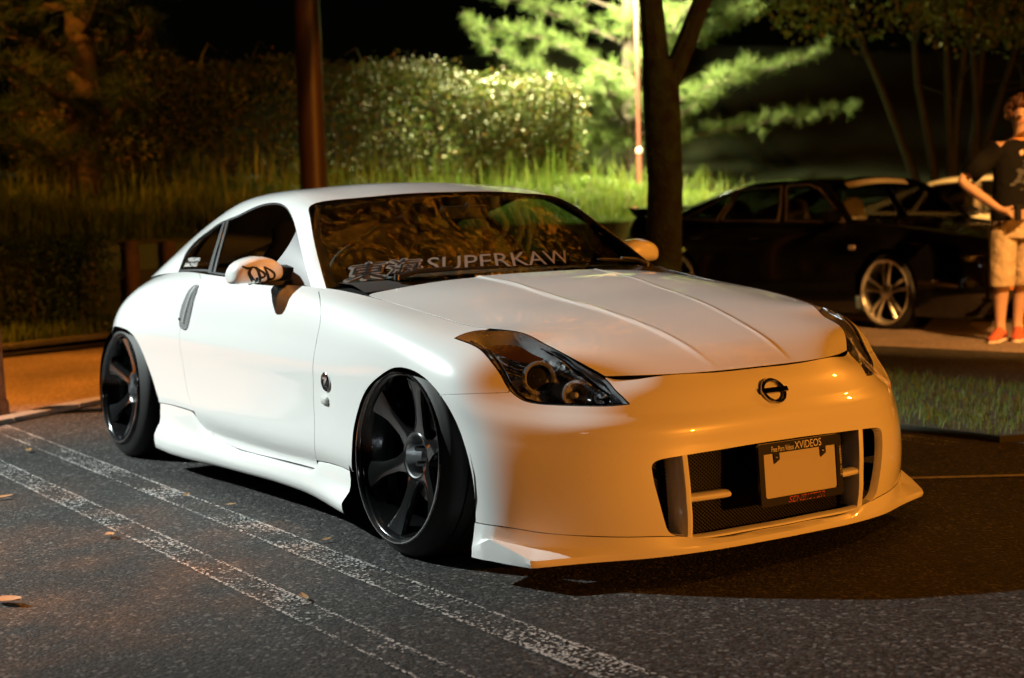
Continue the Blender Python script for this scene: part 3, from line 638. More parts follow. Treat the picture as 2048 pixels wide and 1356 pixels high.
# underfloor and wheel wells
b=MB(); b.box((-1.35,0,.16),(3.9,1.45,.03)); b.obj('floor_pan',VOID,CAR,False)
for xc in (0.03,-2.62):
    for mi in (1,-1):
        secs=[]
        for a in np.linspace(-.25,math.pi+.25,20):
            r=.40; secs.append([(xc+r*math.cos(a)*1.02,mi*-.862,.27+r*math.sin(a)*.86),(xc+r*math.cos(a),mi*-.50,.27+r*math.sin(a)*.9)])
        b=MB(); b.loft(secs); b.obj('wheel_well',VOID,CAR)
        b=MB(); b.box((xc,mi*-.5,.35),(.8,.02,.42)); b.obj('wheel_well',VOID,CAR,False)
# ---------- wheels ----------
def wheel_meshes(K=1.0):
    out={}
    b=MB(); b.lathe([(z_,r_*K) for z_,r_ in [(-.235,.236),(-.228,.243),(-.222,.236),(-.215,.214),(-.16,.208),(-.10,.214),(-.075,.220),(-.045,.229),(-.018,.236),(-.013,.239),(-.010,.243),(-.003,.2445),(.001,.248),(.001,.252),(-.003,.2540),(-.007,.2525)]],72); out['rim']=(b,GUN,30)
    b=MB(); b.lathe([(z_,r_*K) for z_,r_ in [(-.008,.2428),(-.001,.2452),(.0025,.2485),(.0022,.2518),(-.002,.2538)]],72); out['rim_lip']=(b,mat('polished_lip',(.35,.35,.36),.12,.95),30)
    # six waisted, concave spokes with flared feet
    for k in range(6):
        b=MB(); secs=[]
        for t in np.linspace(0,1,14):
            r=(.066+.163*t)*K; wd=.029-.004*math.sin(math.pi*min(1,t*1.2))+.024*max(0,t-.6)**1.6/.25+.012*max(0,.22-t)/.22
            zf=-.072+.045*t**1.5; th=.034-.010*t
            secs.append([(r,-wd,zf-.012),(r,-wd*.90,zf-.001),(r,-wd*.5,zf+.0015),(r,0,zf+.002),(r,wd*.5,zf+.0015),(r,wd*.90,zf-.001),(r,wd,zf-.012),(r,wd*.8,zf-th),(r,-wd*.8,zf-th)])
        b.loft(secs,True,True); M=Matrix.Rotation(k*math.pi/3+R(12),3,'Z'); b.V=[tuple(M@Vector(v)) for v in b.V]; out['spoke%d'%k]=(b,GUN,32)
    b=MB(); b.lathe([(-.13,.086),(-.095,.088),(-.074,.084),(-.069,.076),(-.070,.070)],48); out['hub']=(b,GUN,30)
    b=MB(); b.lathe([(-.070,.070),(-.074,.066),(-.128,.062),(-.129,.03),(-.129,.0001)],48); out['hub_bore']=(b,mat('polished_bore',(.62,.63,.65),.28,.85),30)
    for k in range(5):
        b=MB(); b.lathe([(-.129,.0105),(-.098,.0105),(-.092,.007),(-.091,.0001)],6); a=k*2*math.pi/5; b.V=[(v[0]+.042*math.cos(a),v[1]+.042*math.sin(a),v[2]) for v in b.V]; out['lug_nut%d'%k]=(b,mat('dark_steel',(.12,.12,.12),.3,1),30)
    b=MB(); b.lathe([(-.165,.155),(-.165,.08),(-.140,.08),(-.140,.155)],40,closed=True); out['brake_disc']=(b,mat('brake_steel',(.22,.21,.2),.35,1),30)
    b=MB(); b.lathe([(-.215,.0001),(-.215,.206)],40); out['inner_cover']=(b,VOID,30)
    r0=.2535*K; prof=[(-.005,r0-.002),(-.009,r0+.006),(-.015,r0+(.318-r0)*.30),(-.023,r0+(.318-r0)*.55),(-.031,r0+(.318-r0)*.75),(-.040,.3105),(-.050,.3160),(-.060,.318)]
    z=-.060
    for g in (-.075,-.118,-.160,-.203): prof+=[(g+.004,.3195),(g+.0035,.312),(g-.0035,.312),(g-.004,.3195)]
    prof+=[(-.222,.318),(-.236,.313),(-.246,.304),(-.252,.290),(-.245,.272),(-.236,.248*K)]
    b=MB(); b.lathe(prof,90); out['tyre']=(b,RUBBER,28)
    b=MB()
    for k in range(60):
        a=k*2*math.pi/60; Mz=Matrix.Rotation(a,3,'Z')
        b.box(Mz@Vector((.3125,0,-.052)),(.006,.0035,.026),M=Mz@Matrix.Rotation(.0,3,'Y'))
    return out
WMS={k:wheel_meshes(k) for k in (1.0,1.085)}; WDATA={}
def place_wheel(x,y,z,camber,steer,side,spin,K=1.0):
    WM=WMS[K]
    w=empty('wheel'); w.parent=CAR
    Rm=Matrix.Rotation(side*R(90),4,'X')  # local +z -> outward
    M=Matrix.Translation((x,y,z))@Matrix.Rotation(steer,4,'Z')@Matrix.Rotation(-side*camber,4,'X')@Rm@Matrix.Rotation(spin,4,'Z')
    w.matrix_local=M
    hubo=None
    for k,(b,m,ang) in WM.items():
        nm=''.join(c for c in k if not c.isdigit())
        if (K,k) not in WDATA:
            o=b.obj(nm,m,w,True,ang); WDATA[(K,k)]=o.data
        else:
            o=bpy.data.objects.new(nm,WDATA[(K,k)]); COL.objects.link(o); o.parent=w
    return w
place_wheel(0,-.884,.323,R(4.8),R(0),1,R(8),1.085); place_wheel(-2.65,-.890,.322,R(4.8),0,1,R(25))
place_wheel(0,.884,.323,R(4.8),R(0),-1,R(10),1.085); place_wheel(-2.65,.890,.322,R(4.8),0,-1,R(0))

# ---------- coupe details ----------
def on(S,sg,uv,off=0,mi=False):
    q=np.array([uv],float); p=S.at(q)[0]+S.nrm(q)[0]*sg*off; n=S.nrm(q)[0]*sg
    if mi: p=p*[1,-1,1]; n=n*[1,-1,1]
    return Vector(p),Vector(n)
# door mirrors
MS=[(-.858,.868,.915,.035),(-.875,.861,.930,.050),(-.905,.857,.944,.060),(-.945,.854,.953,.064),(-.985,.853,.955,.064),(-1.025,.853,.948,.060),(-1.055,.853,.938,.054),(-1.075,.854,.926,.046),(-1.086,.858,.912,.034),(-1.090,.866,.900,.018)]
MS=[(-.79+(y+.858)*.863,a-.006,b-.006,d) for y,a,b,d in MS]
def mir_sec(y):
    ys=[-m[0] for m in MS]; f=lambda i: float(np.interp(-y,ys,[m[i] for m in MS])); return f(1),f(2),f(3)
def mir_x(y,z):
    a,b,d=mir_sec(y); c=(a+b)/2; h=(b-a)/2; t=min(1,abs((z-c)/h)); p=2.8; return -1.045+d*1.35*(1-t**p)**(1/p)
for mi in (1,-1):
    D=doors[0 if mi==1 else 1]; secs=[]
    for y,a,b_,d in MS:
        c=(a+b_)/2; h=(b_-a)/2; sec=[]
        for k in range(28):
            an=2*math.pi*k/28; ca,sa=math.cos(an),math.sin(an); p=2.8
            ex=math.copysign(abs(ca)**(2/p),ca); ez=math.copysign(abs(sa)**(2/p),sa)
            sec.append((-1.045+(d*1.35 if ca>0 else .028)*ex,mi*y,c+h*ez))
        secs.append(sec)
    b=MB(); b.loft(secs,True,True); M_=b.obj('door_mirror',PAINT,D,True,50)
    b=MB(); b.loft([[(-.955,mi*-.775,.842),(-1.06,mi*-.775,.842),(-1.06,mi*-.775,.856),(-.955,mi*-.775,.856)],[(-.965,mi*-.85,.838),(-1.06,mi*-.85,.838),(-1.06,mi*-.85,.852),(-.965,mi*-.85,.852)],[(-.985,mi*-.885,.843),(-1.05,mi*-.885,.843),(-1.05,mi*-.885,.850),(-.985,mi*-.885,.850)]],True,True); b.obj('mirror_foot',BLACKP,D)
    b=MB(); b.loft([[(-.96,mi*-.76,.840),(-1.04,mi*-.76,.840),(-1.04,mi*-.75,.91),(-.98,mi*-.75,.90)],[(-.99,mi*-.80,.846),(-1.05,mi*-.80,.846),(-1.05,mi*-.80,.912),(-1.0,mi*-.80,.905)]],True,True); b.obj('mirror_arm',BLACKP,D)
    # grey sail triangle in the window corner
    tri=loop(dlo[-26:],line(dlo[-1],(.36,.004)),line((.36,.004),dlo[-26]))
    panel('mirror_sail',SG,-1,tri,mat('sail_plastic',(.13,.13,.14),.5),D,off=-.001,gap=.001,depth=.006,mirror=(mi==-1),step=.03)
    # vertical chrome door handle
    hl_=dense(C['handle_l']); hr_=dense(C['handle_r']); HO=loop(hl_,hr_[::-1])
    HB=panel('door_handle',SR,1,HO,mat('satin_chrome',(.78,.79,.81),.16,.75),D,off=.006,gap=0,depth=.006,mirror=(mi==-1),step=.01)
    n=12; t=np.linspace(.1,.80,n); ca=np.array([hl_[int(k*(len(hl_)-1))] for k in t]); cb=np.array([hr_[int(k*(len(hr_)-1))] for k in t])
    ins=loop(ca*.62+cb*.38,(ca*.30+cb*.70)[::-1])
    panel('handle_recess',SR,1,ins,mat('handle_satin',(.55,.55,.56),.35,.6),D,off=.0075,gap=0,rim=False,mirror=(mi==-1),step=.02)
    ins2=loop(ca*.42+cb*.58,(ca*.34+cb*.66)[::-1])
    panel('handle_slot',SR,1,ins2,BLACKP,D,off=.0082,gap=0,rim=False,mirror=(mi==-1),step=.02)
    p,n_=on(SR,1,C['handle_l'][-3]+np.array([.006,0]),.007,mi==-1); b=MB(); b.lathe([(0,.006),(.003,.006),(.004,.0001)],16,frame_z(n_)); b.V=[tuple(Vector(v)+p) for v in b.V]; b.obj('lock_cylinder',mat('dark_steel',(.12,.12,.12),.3,1),D)
    # round badge and side repeater on the fender
    p,n_=on(SR,1,C['badge'][0],0,mi==-1); M=frame_z(n_); G=empty('round_badge'); G.parent=CAR
    b=MB(); b.lathe([(0,.0335),(.004,.0335),(.006,.031),(.005,.0285)],32,M); b.V=[tuple(Vector(v)+p) for v in b.V]; b.obj('badge_ring',CHROME,G)
    b=MB(); b.lathe([(.003,.029),(.0045,.0001)],32,M); b.V=[tuple(Vector(v)+p) for v in b.V]; b.obj('badge_face',BLK,G)
    zz=[(-.016,.017),(.018,.017),(.018,.010),(-.002,-.009),(.014,-.009),(.014,-.017),(-.019,-.017),(-.019,-.010),(.002,.009),(-.016,.009)]
    b=MB(); b.add([M@Vector((a,c,.0062))+p for a,c in zz],[tuple(range(10))]); b.obj('badge_letter',CHROME,G,False)
    p,n_=on(SR,1,C['marker'][0],.001,mi==-1); M=frame_z(n_); secs=[]
    for r_,h_ in ((1,0),(.97,.004),(.8,.008),(.4,.0105),(.02,.011)): secs.append([tuple(M@Vector((.027*r_*math.copysign(abs(math.cos(a))**.6,math.cos(a)),.015*r_*math.copysign(abs(math.sin(a))**.6,math.sin(a)),h_))+p) for a in np.linspace(0,2*math.pi,20,endpoint=False)])
    b=MB(); b.loft(secs,True); b.obj('side_repeater',mat('clear_repeater',(.6,.6,.58),.08,spec=.8),CAR)
    # tail lamp
    tl=loop(line((.93,VT-.012),(1.06,VT-.006)),line((1.06,VT-.006),(1.01,VT-.10)),line((1.01,VT-.10),(.91,VT-.12)),line((.91,VT-.12),(.93,VT-.012)))
    panel('tail_lamp',SR,1,tl,mat('tail_red',(.30,.012,.008),.12,spec=.7),CAR,off=.003,gap=0,depth=.006,mirror=(mi==-1))
    # wipers
    w0,w1=((.03,.20),(.035,.58)) if mi==1 else ((.03,.10),(.05,.40))
    ww=[on(SW,-1,(w0[0]+(w1[0]-w0[0])*t_,w0[1]+(w1[1]-w0[1])*t_),.012,mi==-1)[0] for t_ in np.linspace(0,1,10)]
    b=MB(); b.tube(ww,[.006]*9+[.003],6); W_=b.obj('wiper',BLACKP,CAR)
    a0=on(SW,-1,(.004,w0[1]+.02),.016,mi==-1)[0]; b=MB(); b.tube([a0,a0*.5+ww[4]*.5+Vector((.004,0,.012)),ww[5]+Vector((0,0,.008))],[.011,.008,.006],8); b.obj('wiper_arm',BLACKP,W_)
    b=MB(); b.tube([a0-Vector((0,0,.008)),a0+Vector((.003,0,.012))],[.012,.010],12); b.obj('wiper_cap',mat('dark_steel',(.12,.12,.12),.3,1),W_)
# brush-script lettering on the near mirror
SCR=mat('black_marker',(.004,.004,.004),.6)
b=MB()
for wi,s_ in zip((.004,.0058,.0045,.005,.0042,.005,.0042),CURVES['strokes']):
    q=dense(s_,.004); n=len(q); t=np.gradient(q,axis=0); t/=np.linalg.norm(t,axis=1)[:,None]+1e-9; nn=np.c_[-t[:,1],t[:,0]]
    ww=wi*(.55+.6*np.sin(np.linspace(.15,2.6,n)))
    L_=q+nn*ww[:,None]; R_=q-nn*ww[:,None]
    b.add([(mir_x(y,z)+.0015,y,z) for y,z in np.vstack([L_,R_])],[(i,i+1,n+i+1,n+i) for i in range(n-1)])
b.obj('mirror_lettering',SCR,doors[0],False)
# emblem on the nose
p,n_=on(SR,1,C['emblem'][0],.0); n_=Vector((n_.x,0,n_.z)).normalized(); M=frame_z(n_); EM=empty('nose_emblem'); EM.parent=CAR
DCH=mat('dark_chrome',(.45,.45,.47),.07,1)
secs=[]
for a in np.linspace(0,2*math.pi,49): secs.append([tuple(M@Vector(((.041+.0065*math.cos(c))*math.cos(a),(.037+.0065*math.cos(c))*math.sin(a),.006+.007*math.sin(c)))+p) for c in np.linspace(0,2*math.pi,10,endpoint=False)])
b=MB(); b.loft(secs,True); b.obj('emblem_ring',DCH,EM)
b=MB(); b.box((0,0,0),(.104,.017,.014)); b.V=[tuple(M@(Vector(v)+Vector((0,0,.010)))+p) for v in b.V]; bevel(b.obj('emblem_bar',DCH,EM,False),.003)
# licence plate in a black frame
PX=.862; PY=.033; PZ=.283; PM=Matrix.Rotation(R(-4),3,'Y')
PL=empty('licence_plate'); PL.parent=CAR
def pv(y,z,x=0): return PM@Vector((x,y,z))+Vector((PX,PY,PZ))
def rrect(w,h,r,n=5):
    o=[]
    for cx,cy,a0 in ((w/2-r,h/2-r,0),(-w/2+r,h/2-r,90),(-w/2+r,-h/2+r,180),(w/2-r,-h/2+r,270)):
        o+=[(cx+r*math.cos(R(a0+90*k/n)),cy+r*math.sin(R(a0+90*k/n))) for k in range(n+1)]
    return o
FW=.338; FH=.187
o_=rrect(FW,FH,.012); i_=[(max(-.150,min(.150,a*.88)),max(-.072,min(.062,c*.75))) for a,c in o_]; n=len(o_)
b=MB(); b.add([pv(a,c,.006) for a,c in o_]+[pv(a,c,.006) for a,c in i_]+[pv(a,c,-.006) for a,c in o_]+[pv(a,c,-.004) for a,c in i_],[(k,(k+1)%n,n+(k+1)%n,n+k) for k in range(n)]+[(k,(k+1)%n,2*n+(k+1)%n,2*n+k) for k in range(n)]+[(n+k,n+(k+1)%n,3*n+(k+1)%n,3*n+k) for k in range(n)])
b.obj('plate_frame',mat('plate_frame_black',(.008,.008,.008),.3),PL,False)
b=MB(); b.box((0,0,0),(.004,.322,.160)); b.V=[tuple(PM@(Vector(v)+Vector((-.002,0,0)))+Vector((PX,PY,PZ))) for v in b.V]; b.obj('plate',mat('plate_white',(.50,.48,.44),.5),PL,False)
for yy in (-.096,.094):
    b=MB(); b.add([pv(yy-.012,.066,.004),pv(yy+.012,.066,.004),pv(yy+.012,.042,.004),pv(yy-.010,.030,.004)],[(0,1,2,3)]); b.add([pv(yy-.012,.066,.0),pv(yy+.012,.066,.0),pv(yy+.012,.042,.0),pv(yy-.010,.030,.0)],[(0,1,2,3)]); b.obj('frame_tab',MATS['plate_frame_black'],PL,False)
    b=MB(); b.lathe([(0,.006),(.004,.005),(.005,.0001)],12,Matrix.Rotation(R(90),3,'Y')); b.V=[tuple(Vector(v)+pv(yy,.050,.004)) for v in b.V]; b.obj('plate_bolt',CHROME,PL)
b=MB(); b.box((PX-.03,PY,PZ-.0),(.05,.20,.10)); b.obj('plate_bracket',BLACKP,PL,False)
def text_mesh(s,size=1,extr=0,sx=1,shear=0,outline=False):
    cu=bpy.data.curves.new('txt','FONT'); cu.body=s; cu.size=size; cu.space_character=1; cu.resolution_u=3; cu.shear=shear
    if outline: cu.fill_mode='NONE'
    o=bpy.data.objects.new('txt',cu); COL.objects.link(o); bpy.context.view_layer.update()
    me=bpy.data.meshes.new_from_object(o.evaluated_get(bpy.context.evaluated_depsgraph_get())); bpy.data.objects.remove(o); bpy.data.curves.remove(cu)
    V=np.array([v.co[:] for v in me.vertices]) if len(me.vertices) else np.zeros((0,3)); F=[tuple(p.vertices) for p in me.polygons]; E=[tuple(e.vertices) for e in me.edges]
    bpy.data.meshes.remove(me)
    if len(V): V[:,0]*=sx
    return V,F,E
def put_text(name,s,fn,x0,x1,y0,y1,m,par,shear=0,fit=True):
    V,F,E=text_mesh(s,1,shear=shear)
    if not len(V): return None
    lo=V.min(0); hi=V.max(0); T=(V-lo)/np.maximum(hi-lo,1e-6)
    P=[fn(x0+(x1-x0)*t[0],y0+(y1-y0)*t[1]) for t in T]
    return mesh(name,P,F,m,par,False)
LET=mat('white_lettering',(.72,.70,.66),.5)
put_text('frame_lettering','Free Porn Videos',lambda a,c: pv(a,c,.0075),-.118,-.028,.0665,.083,LET,PL)
put_text('frame_lettering','XVIDEOS',lambda a,c: pv(a,c,.0075),-.024,.085,.066,.089,LET,PL)
put_text('frame_lettering','NEEREM ALLE',lambda a,c: pv(.1595+c,a,.0075),.055,-.035,0,.006,LET,PL)
RED=mat('red_outline',(.62,.10,.06),.5); 
put_text('frame_lettering','SENBISTER',lambda a,c: pv(a,c,.0072),-.062,.088,-.0905,-.0735,RED,PL,shear=.35)
put_text('frame_lettering','SENBISTER',lambda a,c: pv(a,c,.0080),-.059,.086,-.0885,-.0755,MATS['plate_frame_black'],PL,shear=.35)
# windshield banner lettering
GLET=mat('grey_sticker',(.20,.19,.18),.6)
def wmap(a,c): 
    q=np.array([[c,a]]); return Vector((SW.at(q)-SW.nrm(q)*.001)[0])
WB=WIND
uE=lambda px_: px_
put_text('windshield_lettering','SUPERKAW',lambda a,c: wmap(a+.38*(c-.03),c),.322,.875,.046,.136,GLET,WB)
for ch,a0,a1 in (('東',.062,.185),('海',.192,.302)):
    V,F,E=text_mesh(ch,1)
    if len(V):
        lo=V.min(0); hi=V.max(0); T=(V-lo)/np.maximum(hi-lo,1e-6); km=lambda x,y: wmap(a0+(a1-a0)*x+.38*.105*(y),.034+.105*y)
        for k,t_ in enumerate(np.linspace(0,2*math.pi,9)[:-1]):   # pale outline round the strokes
            dx,dy=.075*math.cos(t_),.075*math.sin(t_)
            mesh('kanji_outline',[km(t[0]+dx,t[1]+dy)-Vector((.0002,0,.0002))*k for t in T],F,GLET,WB,False)
        mesh('kanji_lettering',[km(t[0],t[1])+Vector((.0022,0,.0024)) for t in T],F,mat('black_sticker',(.006,.006,.006),.5),WB,False)
# sticker on the quarter glass
def gmap(a,c): 
    q=np.array([[a,c]]); return Vector((SG.at(q)-SG.nrm(q)*-1*.004)[0])
qu=float(QG[:,0].min()); 
put_text('window_sticker','MEGAN',lambda a,c: gmap(a,c),1.105,.965,.058,.078,LET,CAR)
put_text('window_sticker','RACING',lambda a,c: gmap(a,c),1.115,.965,.030,.050,LET,CAR)
# ---------- interior ----------
INT=mat('interior_dark',(.018,.017,.017),.75)
b=MB(); secs=[]
for x,z in ((-.52,.835),(-.62,.86),(-.78,.865),(-.90,.84),(-.95,.72),(-.93,.45)): secs.append([(x,y,z-.05*abs(y)**3) for y in np.linspace(-.70,.70,15)])
b.loft(secs); b.obj('dashboard',INT,CAR)
b=MB(); b.box((-1.4,0,.22),(1.6,1.4,.05)); b.box((-2.5,0,.62),(.5,1.2,.3)); b.obj('cabin_floor',INT,CAR,False)
for sy in (-.36,.36):
    S_=empty('seat'); S_.parent=CAR
    secs=[]
    for x,z,w,t in ((-1.55,.38,.24,.10),(-1.62,.55,.25,.10),(-1.72,.78,.24,.09),(-1.78,.92,.17,.08),(-1.80,.985,.11,.06),(-1.82,1.04,.10,.05),(-1.83,1.07,.06,.03)):
        secs.append([(x+t*math.cos(a),sy+w*math.sin(a),z) for a in np.linspace(0,2*math.pi,16,endpoint=False)])
    b=MB(); b.loft(secs,True,True); b.obj('backrest',INT,S_)
    b=MB(); b.box((-1.30,sy,.36),(.52,.48,.14)); bevel(b.obj('seat_cushion',INT,S_,False),.04,3)
secs=[]
Mw=Matrix.Rotation(R(68),3,'Y')
for a in np.linspace(0,2*math.pi,33): secs.append([tuple(Mw@Vector(((.178+.014*math.cos(c))*math.cos(a),(.178+.014*math.cos(c))*math.sin(a),.014*math.sin(c)))+Vector((-1.12,-.36,.80))) for c in np.linspace(0,2*math.pi,8,endpoint=False)])
b=MB(); b.loft(secs,True); SWH=b.obj('steering_wheel',INT,CAR)
b=MB(); b.tube([(-1.12,-.36,.80),(-.90,-.36,.72)],.03,8); b.box((-1.115,-.36,.80),(.03,.30,.05)); b.obj('steering_column',INT,SWH,False)
b=MB(); b.box((-.985,0,1.085),(.02,.22,.055)); bevel(b.obj('rear_view_mirror',INT,CAR,False),.012,2)
b=MB(); b.tube([(-.965,0,1.12),(-.98,0,1.09)],.006,6); b.obj('mirror_stalk',INT,CAR)

# ================= setting =================
rng=np.random.default_rng(7)
def fast_mesh(name,V,F,mats,parent=None,mi=None,smooth=False):
    """V (n,3), F (m,k) arrays, all faces of one size"""
    V=np.asarray(V,np.float32); F=np.asarray(F,np.int32); me=bpy.data.meshes.new(name)
    me.vertices.add(len(V)); me.vertices.foreach_set('co',V.ravel()); k=F.shape[1]
    me.loops.add(F.size); me.loops.foreach_set('vertex_index',F.ravel()); me.polygons.add(len(F))
    me.polygons.foreach_set('loop_start',np.arange(0,F.size,k,dtype=np.int32)); me.polygons.foreach_set('loop_total',np.full(len(F),k,np.int32))
    for m in (mats if isinstance(mats,(list,tuple)) else [mats]): me.materials.append(m)
    if mi is not None: me.polygons.foreach_set('material_index',np.asarray(mi,np.int32))
    if smooth: me.polygons.foreach_set('use_smooth',np.ones(len(F),bool))
    me.update(); me.validate(); o=bpy.data.objects.new(name,me); COL.objects.link(o)
    if parent: o.parent=parent
    return o
def unit(a): return a/np.maximum(np.linalg.norm(a,axis=1),1e-9)[:,None]
def leaf_geo(P,size,aspect=.5,up=.5,nrm=None,bend=.15):
    """folded diamond leaves at P; returns V,F (quads)"""
    n=len(P); d=unit(rng.normal(size=(n,3))+np.array([0,0,up-.5])) ; N=rng.normal(size=(n,3)) if nrm is None else nrm+rng.normal(size=(n,3))*.55
    s=unit(np.cross(d,N)); N=unit(np.cross(s,d)); L=(size*(.65+.7*rng.random(n)))[:,None]; w=L*aspect*.5
    a=P; b=P+d*L*.5+s*w+N*L*bend; c=P+d*L; e=P+d*L*.5-s*w+N*L*bend
    V=np.stack([a,b,c,e],1).reshape(-1,3); i=np.arange(n)*4; return V,np.stack([i,i+1,i+2,i+3],1)
def leaf_mat(name,cols,rough=.45,spec=.5,trans=.25):
    if name in MATS: return MATS[name]
    m=bpy.data.materials.new(name); m.use_nodes=True; n=m.node_tree.nodes; l=m.node_tree.links; b=n['Principled BSDF']
    g=n.new('ShaderNodeNewGeometry'); r=n.new('ShaderNodeValToRGB'); r.color_ramp.interpolation='LINEAR'; l.new(g.outputs['Random Per Island'],r.inputs[0])
    el=r.color_ramp.elements; el[0].color=(*cols[0],1); el[1].color=(*cols[-1],1)
    for k,c in enumerate(cols[1:-1]): e=el.new((k+1)/(len(cols)-1)); e.color=(*c,1)
    l.new(r.outputs[0],b.inputs['Base Color']); b.inputs['Roughness'].default_value=rough; b.inputs['Specular IOR Level'].default_value=spec
    t=n.new('ShaderNodeBsdfTranslucent'); l.new(r.outputs[0],t.inputs[0]); mx=n.new('ShaderNodeMixShader'); mx.inputs[0].default_value=trans
    l.new(b.outputs[0],mx.inputs[1]); l.new(t.outputs[0],mx.inputs[2]); l.new(mx.outputs[0],n['Material Output'].inputs[0]); MATS[name]=m; return m
# ---- asphalt ----
def asphalt_mat(name,dark,light,stone,bumpk=.9,rough=.75):
    m=bpy.data.materials.new(name); m.use_nodes=True; n=m.node_tree.nodes; l=m.node_tree.links; b=n['Principled BSDF']; tc=n.new('ShaderNodeTexCoord')
    v=n.new('ShaderNodeTexVoronoi'); v.inputs['Scale'].default_value=112; v.inputs['Randomness'].default_value=1; l.new(tc.outputs['Object'],v.inputs['Vector'])
    v2=n.new('ShaderNodeTexVoronoi'); v2.inputs['Scale'].default_value=95; l.new(tc.outputs['Object'],v2.inputs['Vector'])
    big=n.new('ShaderNodeTexNoise'); big.inputs['Scale'].default_value=.8; big.inputs['Detail'].default_value=5; l.new(tc.outputs['Object'],big.inputs['Vector'])
    r=n.new('ShaderNodeValToRGB'); r.color_ramp.elements[0].color=(*dark,1); r.color_ramp.elements[1].color=(*light,1); r.color_ramp.elements[0].position=.25; r.color_ramp.elements[1].position=.8
    hs=n.new('ShaderNodeSeparateColor'); l.new(v.outputs['Color'],hs.inputs[0]); l.new(hs.outputs[0],r.inputs[0])
    r2=n.new('ShaderNodeValToRGB'); r2.color_ramp.elements[0].position=.90; r2.color_ramp.elements[1].position=.94; h2=n.new('ShaderNodeSeparateColor'); l.new(v2.outputs['Color'],h2.inputs[0]); l.new(h2.outputs[1],r2.inputs[0])
    mx=n.new('ShaderNodeMixRGB'); mx.inputs[2].default_value=(*stone,1); l.new(r2.outputs[0],mx.inputs[0]); l.new(r.outputs[0],mx.inputs[1])
    m2=n.new('ShaderNodeMixRGB'); m2.blend_type='MULTIPLY'; m2.inputs[0].default_value=.85; rb=n.new('ShaderNodeValToRGB'); rb.color_ramp.elements[0].color=(.55,.55,.55,1); rb.color_ramp.elements[1].color=(1.3,1.3,1.3,1); rb.color_ramp.elements[0].position=.35; rb.color_ramp.elements[1].position=.68
    l.new(big.outputs[0],rb.inputs[0]); l.new(mx.outputs[0],m2.inputs[1]); l.new(rb.outputs[0],m2.inputs[2]); l.new(m2.outputs[0],b.inputs['Base Color'])
    b.inputs['Roughness'].default_value=rough; b.inputs['Specular IOR Level'].default_value=.35
    bp_=n.new('ShaderNodeBump'); bp_.inputs['Strength'].default_value=bumpk; bp_.inputs['Distance'].default_value=.0035; ad=n.new('ShaderNodeMath'); ad.operation='ADD'; l.new(v.outputs['Distance'],ad.inputs[0]); l.new(v2.outputs['Distance'],ad.inputs[1]); 
    iv=n.new('ShaderNodeMath'); iv.operation='MULTIPLY'; iv.inputs[1].default_value=-1; l.new(ad.outputs[0],iv.inputs[0]); l.new(iv.outputs[0],bp_.inputs['Height']); l.new(bp_.outputs[0],b.inputs['Normal'])
    MATS[name]=m; return m
ASPH=asphalt_mat('asphalt',(.002,.002,.002),(.034,.0325,.031),(.10,.096,.09),.6)
g=mesh('ground',[(-60,-45,0),(45,-45,0),(45,60,0),(-60,60,0)],[(0,1,2,3)],ASPH,None,False); tag(g,kind='structure')
PAVE=asphalt_mat('pavement_asphalt',(.13,.10,.085),(.25,.19,.165),(.36,.30,.27),.5,.85)
g=mesh('pavement',[(-3.75,-2.2,.004),(-4.55,-.9,.004),(-6.6,2.4,.004),(-9.6,2.4,.004),(-7.6,-2.4,.004),(-6.6,-6,.004),(-3.6,-6,.004)],[(0,1,2,3,4,5,6)],PAVE,None,False); tag(g,kind='structure')
tag(mesh('gutter_strip',[(-8.5,5.0,.004),(-3.7,5.15,.004),(1.2,6.2,.004),(1.2,8.2,.004),(-8.5,6.6,.004)],[(0,1,2,3,4)],PAVE,None,False),kind='structure')
CONC=mat('concrete',(.26,.245,.225),.85,noise=(14,(.17,.16,.15),.25),bump=(60,.3,.004))
# flush concrete edging and the kerb, one object per cast piece
def pieces(name,a,b,w,h,z0,n,m,par=None,gap=.008):
    a=Vector(a); b=Vector(b); d=(b-a)/n; L=d.length; rz=math.atan2(d.y,d.x)
    for i in range(n):
        c=a+d*(i+.5); bx=MB(); bx.box((0,0,0),(L-gap,w,h)); o=bx.obj(name,m,par,False); o.location=(c.x,c.y,z0+h/2); o.rotation_euler=(0,0,rz); bevel(o,.008,2)
KE=tag(empty('concrete_edging',(-4.4,-.83,0)),kind='structure')
KB=tag(empty('kerb',(-8.6,.2,0)),kind='structure')
def child_pieces(root,name,*a):
    before=set(bpy.data.objects); pieces(name,*a)
    for o in set(bpy.data.objects)-before: 
        w=o.matrix_basis.copy(); o.parent=root; o.matrix_parent_inverse=root.matrix_world.inverted() if False else Matrix.Translation(-Vector(root.location))
child_pieces(KE,'edging_block',(-3.3,-2.4,0),(-6.0,1.35,0),.13,.03,.0,8,CONC)
child_pieces(KB,'kerb_stone',(-7.6,-2.1,0),(-11.1,5.2,0),.14,.09,.0,13,mat('kerb_concrete',(.13,.125,.115),.9,noise=(10,(.08,.075,.07),.25),bump=(50,.3,.004)))
